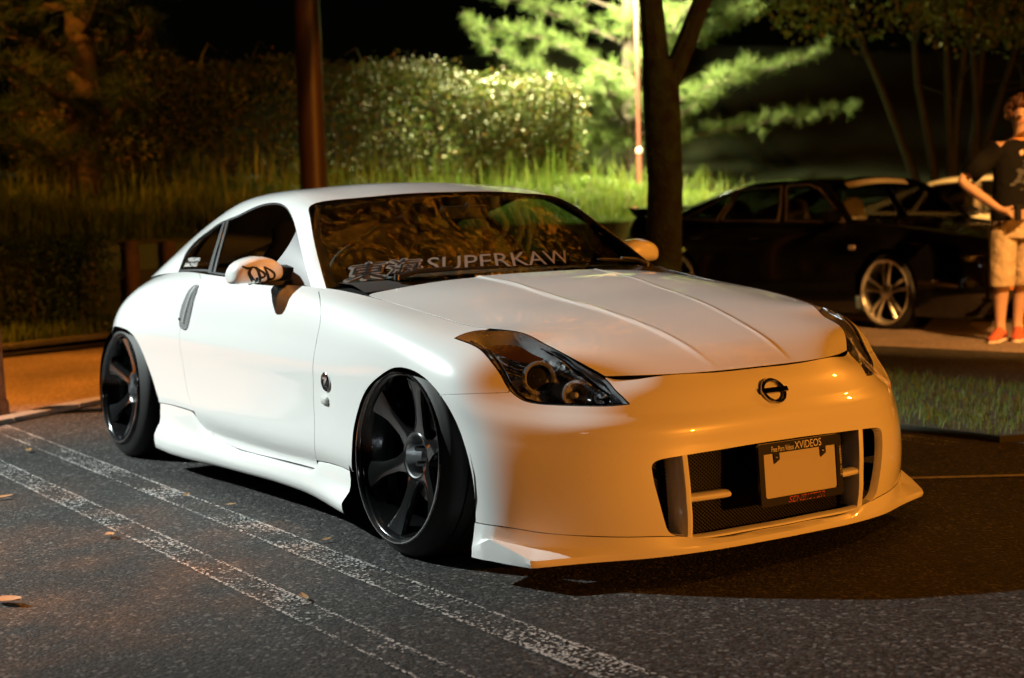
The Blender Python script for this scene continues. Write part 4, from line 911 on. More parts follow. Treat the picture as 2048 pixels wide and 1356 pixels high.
# ---- worn parking-bay lines ----
def paint_mat():
    m=bpy.data.materials.new('worn_white_paint'); m.use_nodes=True; n=m.node_tree.nodes; l=m.node_tree.links; b=n['Principled BSDF']
    b.inputs['Base Color'].default_value=(.36,.35,.335,1); b.inputs['Roughness'].default_value=.7
    tc=n.new('ShaderNodeTexCoord'); v=n.new('ShaderNodeTexVoronoi'); v.inputs['Scale'].default_value=150; l.new(tc.outputs['Object'],v.inputs['Vector']); sp=n.new('ShaderNodeSeparateColor'); l.new(v.outputs['Color'],sp.inputs[0])
    nz=n.new('ShaderNodeTexNoise'); nz.inputs['Scale'].default_value=3.2; nz.inputs['Detail'].default_value=5; l.new(tc.outputs['Object'],nz.inputs['Vector'])
    at_=n.new('ShaderNodeAttribute'); at_.attribute_name='edge'
    # threshold: speckles survive where (noise + edge) is high
    a=n.new('ShaderNodeMath'); a.operation='MULTIPLY_ADD'; l.new(nz.outputs[0],a.inputs[0]); a.inputs[1].default_value=1.3; a.inputs[2].default_value=-.56
    c=n.new('ShaderNodeMath'); c.operation='MULTIPLY_ADD'; l.new(at_.outputs['Fac'],c.inputs[0]); c.inputs[1].default_value=.38; l.new(a.outputs[0],c.inputs[2])
    s=n.new('ShaderNodeMath'); s.operation='SUBTRACT'; l.new(c.outputs[0],s.inputs[0]); l.new(sp.outputs[0],s.inputs[1])
    r=n.new('ShaderNodeMapRange'); r.inputs['From Min'].default_value=-.06; r.inputs['From Max'].default_value=.06; l.new(s.outputs[0],r.inputs[0]); l.new(r.outputs[0],b.inputs['Alpha'])
    return m
WP=paint_mat()
def paint_line(name,a,b,w,z=.004,n=40,label=None):
    a=np.array(a,float); b=np.array(b,float); d=(b-a)/np.linalg.norm(b-a); p=np.array([-d[1],d[0]])
    offs=np.array([-.5,-.44,-.36,0,.36,.44,.5])*w; ed=[.55,1,.05,0,.05,1,.55]; V=[];A=[]
    for t in np.linspace(0,1,n):
        for o,e in zip(offs,ed): q=a+(b-a)*t+p*o; V.append((q[0],q[1],z)); A.append(e)
    k=len(offs); F=[(i*k+j,(i+1)*k+j,(i+1)*k+j+1,i*k+j+1) for i in range(n-1) for j in range(k-1)]
    o=mesh(name,V,F,WP,None,False); at_=o.data.attributes.new('edge','FLOAT','POINT'); at_.data.foreach_set('value',A); tag(o,kind='structure'); return o
paint_line('painted_line',(-4.2,-1.43),(3.4,-1.40),.115); paint_line('painted_line',(-4.2,-1.08),(3.4,-1.06),.125)
paint_line('painted_line',(-4.2,2.02),(-.3,2.05),.12)
pl=mat('line_paint_pale',(.42,.40,.36),.7,noise=(40,(.16,.15,.14),.2))
_d=Vector((.263,.382,0)).normalized(); _n=Vector((-_d.y,_d.x,0)); _a=Vector((.125,1.287,.004))-_d*1.0; _b=Vector((.388,1.669,.004))+_d*2.2
tag(mesh('painted_line',[_a-_n*.022,_b-_n*.022,_b+_n*.022,_a+_n*.022],[(0,1,2,3)],pl,None,False),kind='structure')
# ---- grass island between the bays ----
SOIL=mat('soil',(.045,.036,.026),.95,noise=(6,(.028,.035,.016),.3))
isl=[(-.2,2.25),(-.05,2.6),(-.1,3.2),(-.7,3.75),(-2.4,3.75),(-7.6,4.6),(-8.4,4.4),(-8.0,2.5),(-3.0,2.35),(-1.0,2.2)]
tag(mesh('island_soil',[(x,y,.03) for x,y in isl],[tuple(range(len(isl)))[::-1]],SOIL,None,False),kind='structure')
for o in [bpy.data.objects['island_soil']]:
    bm=bmesh.new(); bm.from_mesh(o.data); r=bmesh.ops.extrude_face_region(bm,geom=bm.faces[:]); bmesh.ops.translate(bm,vec=(0,0,-.03),verts=[v for v in r['geom'] if isinstance(v,bmesh.types.BMVert)]); bmesh.ops.recalc_face_normals(bm,faces=bm.faces); bm.to_mesh(o.data); bm.free()
def poly_sample(poly,n):
    p=np.array(poly); lo=p.min(0); hi=p.max(0); q=lo+(hi-lo)*rng.random((n*3,2)); return q[inpoly(q,p)][:n]
def grass_geo(P,h,w,lean=.35):
    n=len(P); a=rng.random(n)*2*math.pi; d=np.c_[np.cos(a),np.sin(a),np.zeros(n)]; s=np.c_[-np.sin(a),np.cos(a),np.zeros(n)]; H=(np.asarray(h)*(.5+.9*rng.random(n)))[:,None]; w=(w*(.7+.6*rng.random(n)))[:,None]
    ln=(lean*rng.random(n))[:,None]; up_=np.array([0,0,1.])
    m=P+up_*H*.55+d*H*ln*.35; t=P+up_*H*(1-.3*ln)+d*H*ln
    V=np.stack([P-s*w,P+s*w,m+s*w*.7,m-s*w*.7,t+s*w*.12,t-s*w*.12],1).reshape(-1,3); i=np.arange(n)*6
    return V,np.vstack([np.stack([i,i+1,i+2,i+3],1),np.stack([i+3,i+2,i+4,i+5],1)])
GRASS=leaf_mat('grass_blade',[(.06,.12,.018),(.10,.17,.025),(.13,.19,.035),(.19,.20,.06)],.6,.25,.35)
pts=poly_sample(isl,16000); pts=pts[(pts[:,0]>-4.5)|(rng.random(len(pts))<.4)]
V,F=grass_geo(np.c_[pts,np.full(len(pts),.03)],.045,.003,.9); tag(fast_mesh('island_grass',V,F,GRASS),'short patchy green grass on the island right of the coupe','grass',kind='stuff')
# ---- bank behind the kerb ----
def bank(x,y):
    x=np.asarray(x,float); y=np.asarray(y,float); xr=-9.95-.0*y
    t=np.clip((xr-x)/3.6,0,1); z=.86+.62*(t*t*(3-2*t))+.04*np.clip((-13.6-x),0,20)
    k=1/(1+np.exp((y-10.3)*1.4)); z=z*(.70+.30*k); z=z+4.2*np.clip((-17.5-x)/12,0,1)**1.2*(1/(1+np.exp(-(y-16.5)*.7)))
    return z+.05*np.sin(x*1.7+y*1.1)*np.clip(t*2,0,1)+.03*np.sin(y*2.3)
xs=np.linspace(-9.98,-45,70); ys_=np.linspace(-14,45,120); X,Y=np.meshgrid(xs,ys_,indexing='ij'); Z=bank(X,Y)
V=np.stack([X,Y,Z],2).reshape(-1,3); n2=len(ys_); F=np.array([(i*n2+j,(i+1)*n2+j,(i+1)*n2+j+1,i*n2+j+1) for i in range(len(xs)-1) for j in range(n2-1)])[:,::-1]
EARTH=mat('bank_earth',(.05,.05,.022),.95,noise=(3,(.045,.065,.02),.3),bump=(18,.6,.03))
tag(fast_mesh('bank',V,F,EARTH,smooth=True),kind='structure')
# front of the bank behind the boards
tag(mesh('bank_face',[(-9.98,-14,0),(-9.98,45,0),(-9.98,45,.9),(-9.98,-14,.9)],[(0,1,2,3)],EARTH,None,False),kind='structure')
# verge between kerb and bank
tag(mesh('verge',[(-7.65,-2.1,.05),(-11.15,5.2,.05),(-12,12,.05),(-12,45,.05),(-10,45,.05),(-9.97,-2.1,.05)],[(0,1,2,3,4,5)],SOIL,None,False),kind='structure')
bpy.data.objects['verge'].hide_render=False
# tall grass on the bank
q=np.c_[-10.0-3.9*rng.random(52000)**1.0,.2+12.5*rng.random(52000)]
qc=np.c_[-10.0-3.9*rng.random(1500),.2+12.5*rng.random(1500)]; _k=rng.integers(0,1500,30000); q[:30000]=qc[_k]+rng.normal(size=(30000,2))*.10; q[:,0]=np.clip(q[:,0],-13.95,-10.0)
V,F=grass_geo(np.c_[q,bank(q[:,0],q[:,1])-.01],.13*(.55+.9*(.5+.5*np.sin(q[:,0]*2.9+np.sin(q[:,1]*1.7)*2)*np.sin(q[:,1]*2.3+1))),.0065,1.0)
q2=np.c_[-10.0-3.6*rng.random(2600),.2+12*rng.random(2600)]; V2,F2=grass_geo(np.c_[q2,bank(q2[:,0],q2[:,1])],.42,.007,.6)
tag(fast_mesh('bank_grass',np.vstack([V,V2]),np.vstack([F,F2+len(V)]),GRASS),'tall unmown grass covering the bank behind the coupe','grass',kind='stuff')
q=np.c_[-8.75-.35*rng.random(5200),-2+6.5*rng.random(5200)]; q[:,0]-=.47*(q[:,1]-.2)*.98; q=q[q[:,0]>-9.9]
V,F=grass_geo(np.c_[q,np.full(len(q),.05)],.17,.006,.7); tag(fast_mesh('verge_grass',V,F,GRASS),'strip of rough grass along the kerb in front of the low hedge','grass',kind='stuff')
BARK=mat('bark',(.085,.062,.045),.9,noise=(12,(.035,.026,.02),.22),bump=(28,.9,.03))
WOOD=mat('post_wood',(.13,.085,.055),.85,noise=(9,(.06,.04,.028),.25),bump=(30,.5,.01))
# retaining boards with log posts
RB=empty('retaining_fence',(-9.93,1.7,0)); tag(RB,'low dark green retaining board with brown log posts behind the coupe tail','fence')
def part_at(b,name,m,root,smooth=True):
    o=b.obj(name,m,root,smooth); o.matrix_parent_inverse=Matrix.Translation(-Vector(root.location)); return o
GB=mat('green_board',(.012,.075,.045),.55,noise=(5,(.02,.05,.035),.3))
for k in range(4):
    b=MB(); b.box((-9.955,1.25+1.3*k+.65,.735),(.03,1.29,.24)); part_at(b,'board',GB,RB,False)
for yy in (1.27,1.68,2.05,2.75,3.6,4.6,5.7):
    b=MB(); h_=.88+.02*math.sin(yy*9); b.lathe([(.02,.075),(h_-.02,.07),(h_,.06),(h_,.0001)],14); b.V=[(v[0]-9.86+.01*math.sin(v[2]*20+yy),v[1]+yy+.006*math.sin(v[2]*13),v[2]) for v in b.V]; part_at(b,'post',WOOD,RB)
# clipped low hedge at the left
def hedge(name,label,cx,cy,sx,sy,z0,z1,n,size,mat_,rough=.07,shape=None,dens=None):
    root=empty(name,(cx,cy,z0)); tag(root,label,'hedge')
    P=rng.random((n,3))
    # shell-biased box
    f=rng.integers(0,5,n); e=.16*rng.random(n)**2
    P[f==0,0]=1-e[f==0]; P[f==1,0]=e[f==1]; P[f==2,1]=e[f==2]; P[f==3,1]=1-e[f==3]; P[f==4,2]=1-e[f==4]
    x=(P[:,0]-.5)*sx; y=(P[:,1]-.5)*sy; t=P[:,2]
    # rounded shoulders and an uneven outline
    rx=1-.28*np.clip(t-.72,0,1)**1.3*2.2; x=x*rx; 
    z=(z1-z0)*t; top=shape(y) if shape is not None else 1.0
    z=z*top; nz=.10*np.sin(y*3.1+t*4)+.06*np.sin(y*7.7+1.3)+.05*np.sin(t*9+y*2)
    x=x+nz*.7*np.sign(x)*np.abs(P[:,0]-.5)*2; z=z+nz*.5*t
    W_=np.c_[x+cx,y+cy,z+z0]+rng.normal(size=(n,3))*rough*.5
    nr=np.c_[(P[:,0]-.5)*2,(P[:,1]-.5)*.6,(t-.35)*1.2]; nr=unit(nr)
    V,F=leaf_geo(W_,size,.55,.5,nr); V=V-np.array([cx,cy,z0]); o=fast_mesh('foliage',V,F,mat_,root); o['kind']='stuff'
    # dark twiggy core so that no light shines through
    b=MB()
    for k in range(max(6,int(sy*3))):
        yy=-sy/2+sy*(k+.5)/max(6,int(sy*3))+.05*math.sin(k*7); b.tube([(0,yy,-.25),(.05*math.sin(k),yy+.05*math.cos(k*3),(z1-z0)*.45),(.12*math.sin(k*2.3),yy+.1*math.sin(k*5),(z1-z0)*.85)],[.02,.014,.006],5)
    o=b.obj('stems',BARK,root); o['kind']='stuff'
    return root
BOXL=leaf_mat('box_leaf',[(.012,.03,.008),(.02,.05,.012),(.035,.07,.018)],.5,.3,.15)
hedge('clipped_hedge','low clipped dark green hedge at the left edge behind the kerb',-9.45,-.42,.8,3.3,.05,.92,15000,.035,BOXL)
CAMEL=leaf_mat('camellia_leaf',[(.025,.05,.014),(.05,.085,.02),(.075,.11,.025),(.10,.11,.03),(.16,.09,.03),(.06,.09,.025)],.5,.16,.25)
hb=hedge('shrub_hedge','long tall glossy-leaved hedge on top of the grassy bank',-14.2,5.85,1.3,7.6,1.45,3.02,56000,.056,CAMEL,.12,shape=lambda y:1+.05*np.sin(y*1.3)-.10*np.clip((y+.2)/3.5,-1,1)*.7)
# a few long shoots standing above the hedge
b=MB()
for yy,h_,dx in ((4.9,.55,.1),(6.6,.5,-.2),(7.35,.36,.15),(8.1,.30,-.1),(5.7,.25,.1),(4.2,.5,.1)):
    b.tube([(-.1,yy-5.85,1.35),(-.05,yy-5.85+dx*.4,1.35+h_*.7),(.02,yy-5.85+dx,1.35+h_),(.05,yy-5.85+dx*2,1.30+h_*.9)],[.008,.006,.005,.003],5)
o=b.obj('long_shoot',mat('shoot_green',(.12,.14,.05),.6),hb); o['kind']='stuff'
# ---- trees ----
def limb(pts,rad,b,n=8): b.tube(pts,rad,n)
def wander(p0,d,L,n,jit,curl=(0,0,0)):
    p=np.array(p0,float); d=np.array(d,float); d/=np.linalg.norm(d); out=[p.copy()]
    for i in range(n):
        d=d+rng.normal(size=3)*jit+np.array(curl)/n; d/=np.linalg.norm(d); p=p+d*L/n; out.append(p.copy())
    return np.array(out)
# pine tree lit by the lamp
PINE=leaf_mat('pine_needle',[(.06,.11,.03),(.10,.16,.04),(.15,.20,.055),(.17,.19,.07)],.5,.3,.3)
def needle_tufts(C_,dirs,L,n):
    m=len(C_); k=np.repeat(np.arange(m),n); d=unit(rng.normal(size=(m*n,3))+dirs[k]*1.1+np.array([0,0,.25])); s=unit(np.cross(d,rng.normal(size=(m*n,3)))); l_=(L*(.7+.5*rng.random(m*n)))[:,None]; P=C_[k]+rng.normal(size=(m*n,3))*.02
    w=.0035
    V=np.stack([P-s*w,P+s*w,P+d*l_+s*w*.3,P+d*l_-s*w*.3],1).reshape(-1,3); i=np.arange(m*n)*4; return V,np.stack([i,i+1,i+2,i+3],1)
def pine(name,label,base,height,r0,branches,L,per,mat_,tuft=34):
    root=empty(name,base); tag(root,label,'tree'); b=MB(); h=height
    tr=[(0,0,-.2),(.03,.02,h*.25),(-.02,.05,h*.5),(.03,0,h*.75),(0,0,h)]; b.tube(tr,[r0*1.2,r0,r0*.75,r0*.5,r0*.12],12); o=b.obj('trunk',BARK,root)
    b=MB(); Cs=[];Ds=[]
    for z,az,ln,el in branches:
        d=np.array([math.cos(az)*math.cos(el),math.sin(az)*math.cos(el),math.sin(el)]); w_=wander((0,0,z),d,ln,7,.10,(0,0,.35)); b.tube([tuple(p) for p in w_],list(np.linspace(r0*.28,.008,len(w_))),6)
        for i in range(2,len(w_)):
            for k in range(per):
                t=rng.random(); p=w_[i-1]*(1-t)+w_[i]*t; sd=unit(np.array([np.cross(w_[i]-w_[i-1],[0,0,1])+rng.normal(size=3)*.1]))[0]*rng.choice([-1,1]); sl=(.08+.42*rng.random())*(1.15-i/len(w_)*.6)
                e=p+sd*sl+(w_[i]-w_[i-1])*sl*.8+np.array([0,0,.10*rng.random()]); b.tube([tuple(p),tuple(e)],[.009,.005],4,False)
                for tt in (.55,1.0): Cs.append(p+(e-p)*tt+rng.normal(size=3)*.02); Ds.append(unit((e-p)[None])[0])
        Cs.append(w_[-1]); Ds.append(unit((w_[-1]-w_[-2])[None])[0])
    br=b.obj('branches',BARK,root); V,F=needle_tufts(np.array(Cs),np.array(Ds),L,tuft); o=fast_mesh('crown',V,F,mat_,root); o['kind']='stuff'; return root
def az_to(px_dir,deg): return px_dir+R(deg)
RTA=math.atan2(.84,.55)  # direction that runs to the right across the view
brs=[(1.05,RTA+R(8),4.1,R(4)),(1.25,RTA-R(20),2.6,R(2)),(1.35,RTA+R(185),2.0,R(0)),(1.7,RTA-R(40),2.4,R(5)),(1.8,RTA+R(12),3.6,R(10)),(2.0,RTA+R(170),2.9,R(12)),(2.3,RTA-R(60),2.2,R(10)),(2.4,RTA+R(200),3.0,R(6)),(2.6,RTA-R(15),2.6,R(14)),(2.9,RTA+R(160),3.2,R(16)),(3.0,RTA-R(90),1.9,R(12)),(3.3,RTA+R(5),3.0,R(10)),(3.5,RTA+R(185),3.0,R(14)),(3.8,RTA-R(40),2.4,R(15)),(4.2,RTA+R(90),2,R(20)),(4.3,RTA-R(120),2.2,R(18)),(4.8,RTA,2.2,R(20)),(5.0,RTA+R(180),2.2,R(20)),(1.5,RTA-R(110),2.0,R(2)),(1.15,RTA+R(215),1.5,R(-6))]
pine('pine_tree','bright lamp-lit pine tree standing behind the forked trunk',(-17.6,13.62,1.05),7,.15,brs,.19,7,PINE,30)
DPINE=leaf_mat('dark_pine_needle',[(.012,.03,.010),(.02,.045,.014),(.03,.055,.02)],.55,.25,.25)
brs2=[(.5,R(-60),1.5,R(-5)),(.75,R(20),1.3,R(0)),(1.0,R(-100),1.6,R(5)),(1.1,R(-30),1.7,R(0)),(1.5,R(80),1.2,R(5)),(1.6,R(-70),2.0,R(5)),(1.9,R(0),1.6,R(5)),(2.2,R(-110),2.0,R(5)),(2.4,R(60),1.8,R(2)),(2.7,R(-40),2.0,R(5)),(3.0,R(40),2.4,R(0)),(3.2,R(90),2.4,R(-4)),(3.4,R(-90),2.0,R(10)),(3.7,R(20),2.4,R(0)),(3.9,R(70),2.8,R(-6))]
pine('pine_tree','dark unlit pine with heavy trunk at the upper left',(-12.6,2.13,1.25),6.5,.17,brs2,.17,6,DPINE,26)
# multi-stemmed tree at the right
MST=empty('multi_stem_tree',(-12,15.6,.75)); tag(MST,'slender multi-stemmed tree behind the cream car at the upper right','tree')
LEAFY=leaf_mat('maple_leaf',[(.07,.10,.02),(.13,.14,.03),(.22,.17,.04),(.16,.14,.03)],.5,.35,.3)
Cs=[]; UPV=np.array([.55,.84,0])
for k,(off,tilt) in enumerate(((-.25,-.30),(-.12,-.16),(0,-.06),(.05,.03),(.16,.12),(.26,.24),(.1,.34))):
    b=MB(); w_=wander((UPV[0]*off,UPV[1]*off,-.2),np.array([UPV[0]*tilt,UPV[1]*tilt,1.0]),5.2,9,.05); b.tube([tuple(p) for p in w_],list(np.linspace(.085,.02,len(w_))),7)
    for i in (4,5,6,7,8):
        e=wander(w_[i],np.array([UPV[0]*tilt*3,UPV[1]*tilt*3,.5])+rng.normal(size=3)*.8,1.1,4,.15); b.tube([tuple(p) for p in e],list(np.linspace(.016,.004,len(e))),5)
        if i>=5:
            for p in (e[2],e[3],e[4]): Cs.append(p)
    b.obj('stem',mat('dark_bark',(.008,.007,.006),.7,noise=(9,(.02,.017,.015),.2),bump=(25,.5,.01)),MST)
Cs=np.array(Cs); k=rng.integers(0,len(Cs),9000); P=Cs[k]+rng.normal(size=(9000,3))*np.array([.38,.38,.13])+np.array([0,0,.05]); P=P[P[:,2]>2.55]
V,F=leaf_geo(P,.10,.55,.5,np.tile([0,0,1.],(len(P),1))); o=fast_mesh('crown',V,F,LEAFY,MST); o['kind']='stuff'
# forked tree on the island; its crown hangs over the coupe
FT=empty('forked_tree',(-3.85,3.3,.03)); tag(FT,'dark mossy forked tree trunk rising right behind the coupe windshield','tree')
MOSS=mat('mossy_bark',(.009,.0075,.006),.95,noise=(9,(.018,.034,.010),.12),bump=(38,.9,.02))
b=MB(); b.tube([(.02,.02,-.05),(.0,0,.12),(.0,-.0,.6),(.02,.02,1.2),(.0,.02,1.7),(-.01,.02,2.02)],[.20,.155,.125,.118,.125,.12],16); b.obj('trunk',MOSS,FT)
b=MB(); Cs=[]
def bough(p0,d,L,r,lev):
    w_=wander(p0,d,L,7,.07,(0,0,-.12)); b.tube([tuple(p) for p in w_],list(np.linspace(r,r*.42,len(w_))),9 if r>.04 else 6)
    if lev==0:
        for p in w_[2:]: Cs.append(p)
        return
    for i in (3,4,5,6,7):
        nd=(w_[min(i,7)]-w_[i-1]); nd/=np.linalg.norm(nd); bough(w_[min(i,7)],nd+rng.normal(size=3)*.55,L*.55,r*.45,lev-1)
bough((-.02,.0,1.9),(-.10,-.10,1),2.0,.095,1); bough((.03,.05,1.85),(.22,.30,1),2.0,.075,1)
for d in ((.9,-.6,.55),(.3,-1,.6),(1,.2,.6),(.6,-1,.8),(1.0,-.9,.4),(1,-.3,.9),(.7,.5,.7),(.1,-1,.9),(1,-.55,.25)): bough((-.1+d[0]*.12,-.12+d[1]*.12,3.3),d,3.6,.05,1)
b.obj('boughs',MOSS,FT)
Cs=np.array(Cs); k=rng.integers(0,len(Cs),34000); P=Cs[k]+rng.normal(size=(34000,3))*np.array([.25,.25,.12]); P=P[P[:,2]>2.75]
V,F=leaf_geo(P,.085,.55,.5,np.tile([0,0,1.],(len(P),1))); o=fast_mesh('crown',V,F,LEAFY,FT); o['kind']='stuff'
# ---- lamp posts ----
POLE=mat('pole_brown',(.085,.050,.042),.45,noise=(3,(.07,.042,.036),.3))
LP1=empty('lamp_post',(-9.2,3.3,.05)); tag(LP1,'thick dark brown lamp post rising behind the coupe roof','lamp post')
b=MB(); b.lathe([(0,.135),(2.6,.125),(6.5,.095)],28); b.obj('pole',POLE,LP1); b=MB(); b.lathe([(0,.20),(.03,.20),(.05,.15),(.10,.14)],28); b.obj('base_plate',POLE,LP1)
b=MB(); b.tube([(0,0,6.45),(.05,-.2,6.8),(.1,-.7,6.95)],.05,10); b.obj('arm',POLE,LP1); b=MB(); b.box((.13,-1.0,6.95),(.22,.6,.12)); bevel(b.obj('lamp_head',mat('lamp_housing',(.25,.25,.25),.5),LP1,False),.03)
LP2=empty('lamp_post',(-16.0,12.60,.9)); tag(LP2,'thin reddish brown lamp post beside the bright pine','lamp post')
RPOLE=mat('pole_red_brown',(.10,.028,.018),.45)
b=MB(); b.lathe([(0,.052),(1.05,.052),(1.07,.050)],20); b.obj('lower_pole',RPOLE,LP2); b=MB(); b.lathe([(1.05,.058),(1.12,.058),(1.14,.045)],20); b.obj('joint_collar',mat('collar',(.45,.35,.3),.4,.4),LP2)
b=MB(); b.lathe([(1.1,.036),(4.5,.034)],16); b.obj('upper_pole',RPOLE,LP2)
b=MB(); b.tube([(0,0,4.45),(-.3,-.15,4.75),(-.85,-.5,4.85)],.03,8); b.obj('arm',RPOLE,LP2)
b=MB(); b.box((-1.15,-.68,4.88),(.6,.26,.10),math.atan2(.3,.55)); bevel(b.obj('lamp_head',MATS['lamp_housing'],LP2,False),.03)
b=MB(); b.box((-1.15,-.68,4.818),(.5,.2,.02),math.atan2(.3,.55)); b.obj('lamp_lens',mat('lit_lens',(.9,.9,.9),.4,emit=((.86,1,.8),60)),LP2,False)
# bollard
BO=empty('bollard',(-4.66,-.98,.004)); tag(BO,'squat stone bollard cut off by the left edge of the picture','bollard')
b=MB(); b.lathe([(.06,.088),(.60,.074),(.605,.068)],24); b.obj('shaft',mat('bollard_stone',(.42,.22,.12),.9,noise=(18,(.16,.09,.055),.2),bump=(60,.5,.006)),BO); b=MB(); b.lathe([(0,.10),(.07,.10),(.09,.088)],24); b.obj('foot',MATS['bollard_stone'],BO)
b=MB(); b.lathe([(.605,.066),(.64,.066)],24); b.obj('neck',mat('dark_steel',(.12,.12,.12),.3,1),BO); b=MB(); b.lathe([(.635,.072),(.70,.070),(.72,.05),(.725,.0001)],24); b.obj('cap',MATS['bollard_stone'],BO)
# ---- fallen leaves ----
LF=mat('dry_leaf',(.34,.20,.07),.7,noise=(30,(.22,.12,.05),.3))
LV=[];nL=7
for i in range(nL):
    t=i/(nL-1); w_=.018*math.sin(math.pi*(t*.92+.04))**.8; LV.append((t*.085-.042,-w_,.004+.010*t*t)); LV.append((t*.085-.042,0,.001+.008*t*t)); LV.append((t*.085-.042,w_,.005+.010*t*t))
lf=bpy.data.meshes.new('fallen_leaf'); lf.from_pydata(LV,[],[(3*i+j,3*i+j+1,3*i+j+4,3*i+j+3) for i in range(nL-1) for j in range(2)]); lf.materials.append(LF)
LSPOT=[(-.22,-2.05,.15,1.25,'largest pale fallen leaf at the lower left on the asphalt'),(-1.92,-1.62,.4,.8,'small brown fallen leaf left of the parking lines'),(-.92,-1.52,.0,.8,'thin pale fallen leaf on the outer parking line'),(.30,-1.36,1.0,.7,'reddish fallen leaf on the lower end of the outer parking line'),(-1.15,-.98,.3,.5,'small white fallen leaf beside the side skirt'),(-1.45,-1.04,.8,.6,'small orange leaf on the inner parking line near the rear wheel'),(-.35,-.97,.5,.5,'tiny brown leaf at the edge of the inner parking line'),(-3.55,-1.45,.1,1.2,'orange-lit fallen leaf on the pavement at the far left'),(-3.1,-1.2,.9,.8,'small fallen leaf at the pavement edge near the rear wheel')]
for x,y,a,s_,lb in LSPOT:
    o=bpy.data.objects.new('fallen_leaf',lf); COL.objects.link(o); o.location=(x,y,.010); o.rotation_euler=(.08,.05,a*3); o.scale=(s_,s_,s_); tag(o,lb,'leaf','fallen leaves on the asphalt')

# ================= other cars =================
def sub_outline(S,pts):
    """outline given as (station index, row index) pairs -> (u,v)"""
    p=np.asarray(pts,float); return np.c_[np.interp(p[:,0],np.arange(len(S.uk)),S.uk),np.interp(p[:,1],np.arange(len(S.vk)),S.vk)]
def closed(S,pts,step=.02):
    o=sub_outline(S,pts); return loop(*[line(o[i],o[(i+1)%len(o)]) for i in range(len(o))])
def round_car(root,paint,trim,glassm,rimm,lampm,steep=0.0,nose=0.0,wheel_r=.262,tyre_r=.305,detail=True,pil=.85):
    B=[ # stations rear -> front, rows sill -> centre line
     (-3.72,[(.56,.22),(.60,.32),(.61,.48),(.60,.62),(.58,.74),(.54,.84),(.35,.88),(0,.89)]),
     (-3.66,[(.70,.18),(.73,.30),(.74,.48),(.73,.63),(.71,.77),(.66,.88),(.40,.925),(0,.93)]),
     (-3.40,[(.78,.15),(.815,.28),(.825,.48),(.815,.64),(.785,.79),(.72,.90),(.42,.94),(0,.945)]),
     (-2.70,[(.855,.13),(.860,.28),(.864,.48),(.850,.64),(.82,.79),(.755,.89),(.44,.94),(0,.945)]),
     (-2.00,[(.850,.12),(.857,.27),(.860,.48),(.850,.64),(.825,.78),(.775,.87),(.45,.90),(0,.90)]),
     (-1.20,[(.850,.12),(.857,.27),(.860,.48),(.850,.63),(.825,.77),(.775,.855),(.45,.87),(0,.87)]),
     (-.45,[(.850,.12),(.857,.27),(.860,.48),(.850,.62),(.825,.75),(.765,.83),(.45,.865),(0,.87)]),
     (0,[(.850,.12),(.858,.27),(.863,.48),(.850,.61),(.815,.72),(.74,.785),(.42,.82),(0,.83)]),
     (.45,[(.838,.12),(.848,.26),(.852,.44),(.835,.56),(.80,.67),(.72,.73),(.40,.765),(0,.775)]),
     (.80+nose,[(.74,.13),(.775,.25),(.785,.40),(.77,.52),(.735,.61),(.66,.665),(.38,.695),(0,.70)]),
     (.97+nose,[(.60,.16),(.63,.25),(.64,.37),(.63,.47),(.60,.55),(.54,.60),(.32,.63),(0,.635)])]
    S=Surf([[(x,-y,z) for y,z in r] for x,r in B])
    nu,nv=150,40; u=np.linspace(0,S.uk[-1],nu); v=np.linspace(0,S.vk[-1],nv); P=S.grid(u,v).reshape(-1,3); F=[]
    for i in range(nu-1):
        for j in range(nv-1):
            a=i*nv+j; c=P[[a,a+1,a+nv,a+nv+1]].mean(0)
            if math.hypot(c[0],c[2]-.30)<.345 and c[2]<.66 and abs(c[1])>.6 or math.hypot(c[0]+2.7,c[2]-.30)<.345 and c[2]<.66 and abs(c[1])>.6: continue
            F.append((a,a+nv,a+nv+1,a+1))
    F.append(tuple((nu-1)*nv+k for k in range(nv))); F.append(tuple(range(nv)))
    V=np.vstack([P,P*[1,-1,1]]); F=F+[tuple(i+len(P) for i in q)[::-1] for q in F]
    b=MB(); b.V=[tuple(p) for p in V]; b.F=F; BODY=b.obj('body',paint,root,True,60)
    s=steep
    G=[ # windshield edge -> tail of the cabin; rows belt -> centre of the roof
     [(-.42-s,.755,.845),(-.56-s*.7,.71,.955),(-.70-s*.4,.66,1.06),(-.83,.615,1.155),(-.88,.53,1.20),(-.85,.27,1.225),(-.84,0,1.23)],
     [(-.55-s,.768,.848),(-.69-s*.7,.727,.96),(-.83-s*.4,.68,1.065),(-.97,.632,1.165),(-1.02,.55,1.213),(-1.02,.28,1.24),(-1.02,0,1.245)],
     [(-1.30,.778,.862),(-1.32,.742,.965),(-1.36,.695,1.07),(-1.40,.645,1.17),(-1.42,.56,1.225),(-1.42,.28,1.252),(-1.42,0,1.258)],
     [(-1.95,.775,.875),(-1.93,.737,.97),(-1.92,.69,1.07),(-1.92,.638,1.16),(-1.92,.555,1.215),(-1.92,.28,1.243),(-1.92,0,1.25)],
     [(-2.50,.765,.89),(-2.43,.725,.97),(-2.36,.68,1.05),(-2.30,.63,1.12),(-2.27,.55,1.165),(-2.27,.28,1.195),(-2.27,0,1.20)],
     [(-2.95,.735,.92),(-2.85,.69,.965),(-2.76,.645,1.01),(-2.68,.60,1.05),(-2.63,.53,1.075),(-2.63,.27,1.10),(-2.63,0,1.105)],
     [(-3.15,.66,.935),(-3.13,.63,.94),(-3.10,.60,.945),(-3.07,.57,.95),(-3.05,.5,.955),(-3.05,.26,.96),(-3.05,0,.962)]]
    SGc=Surf([[(x,-y,z) for x,y,z in r] for r in G])
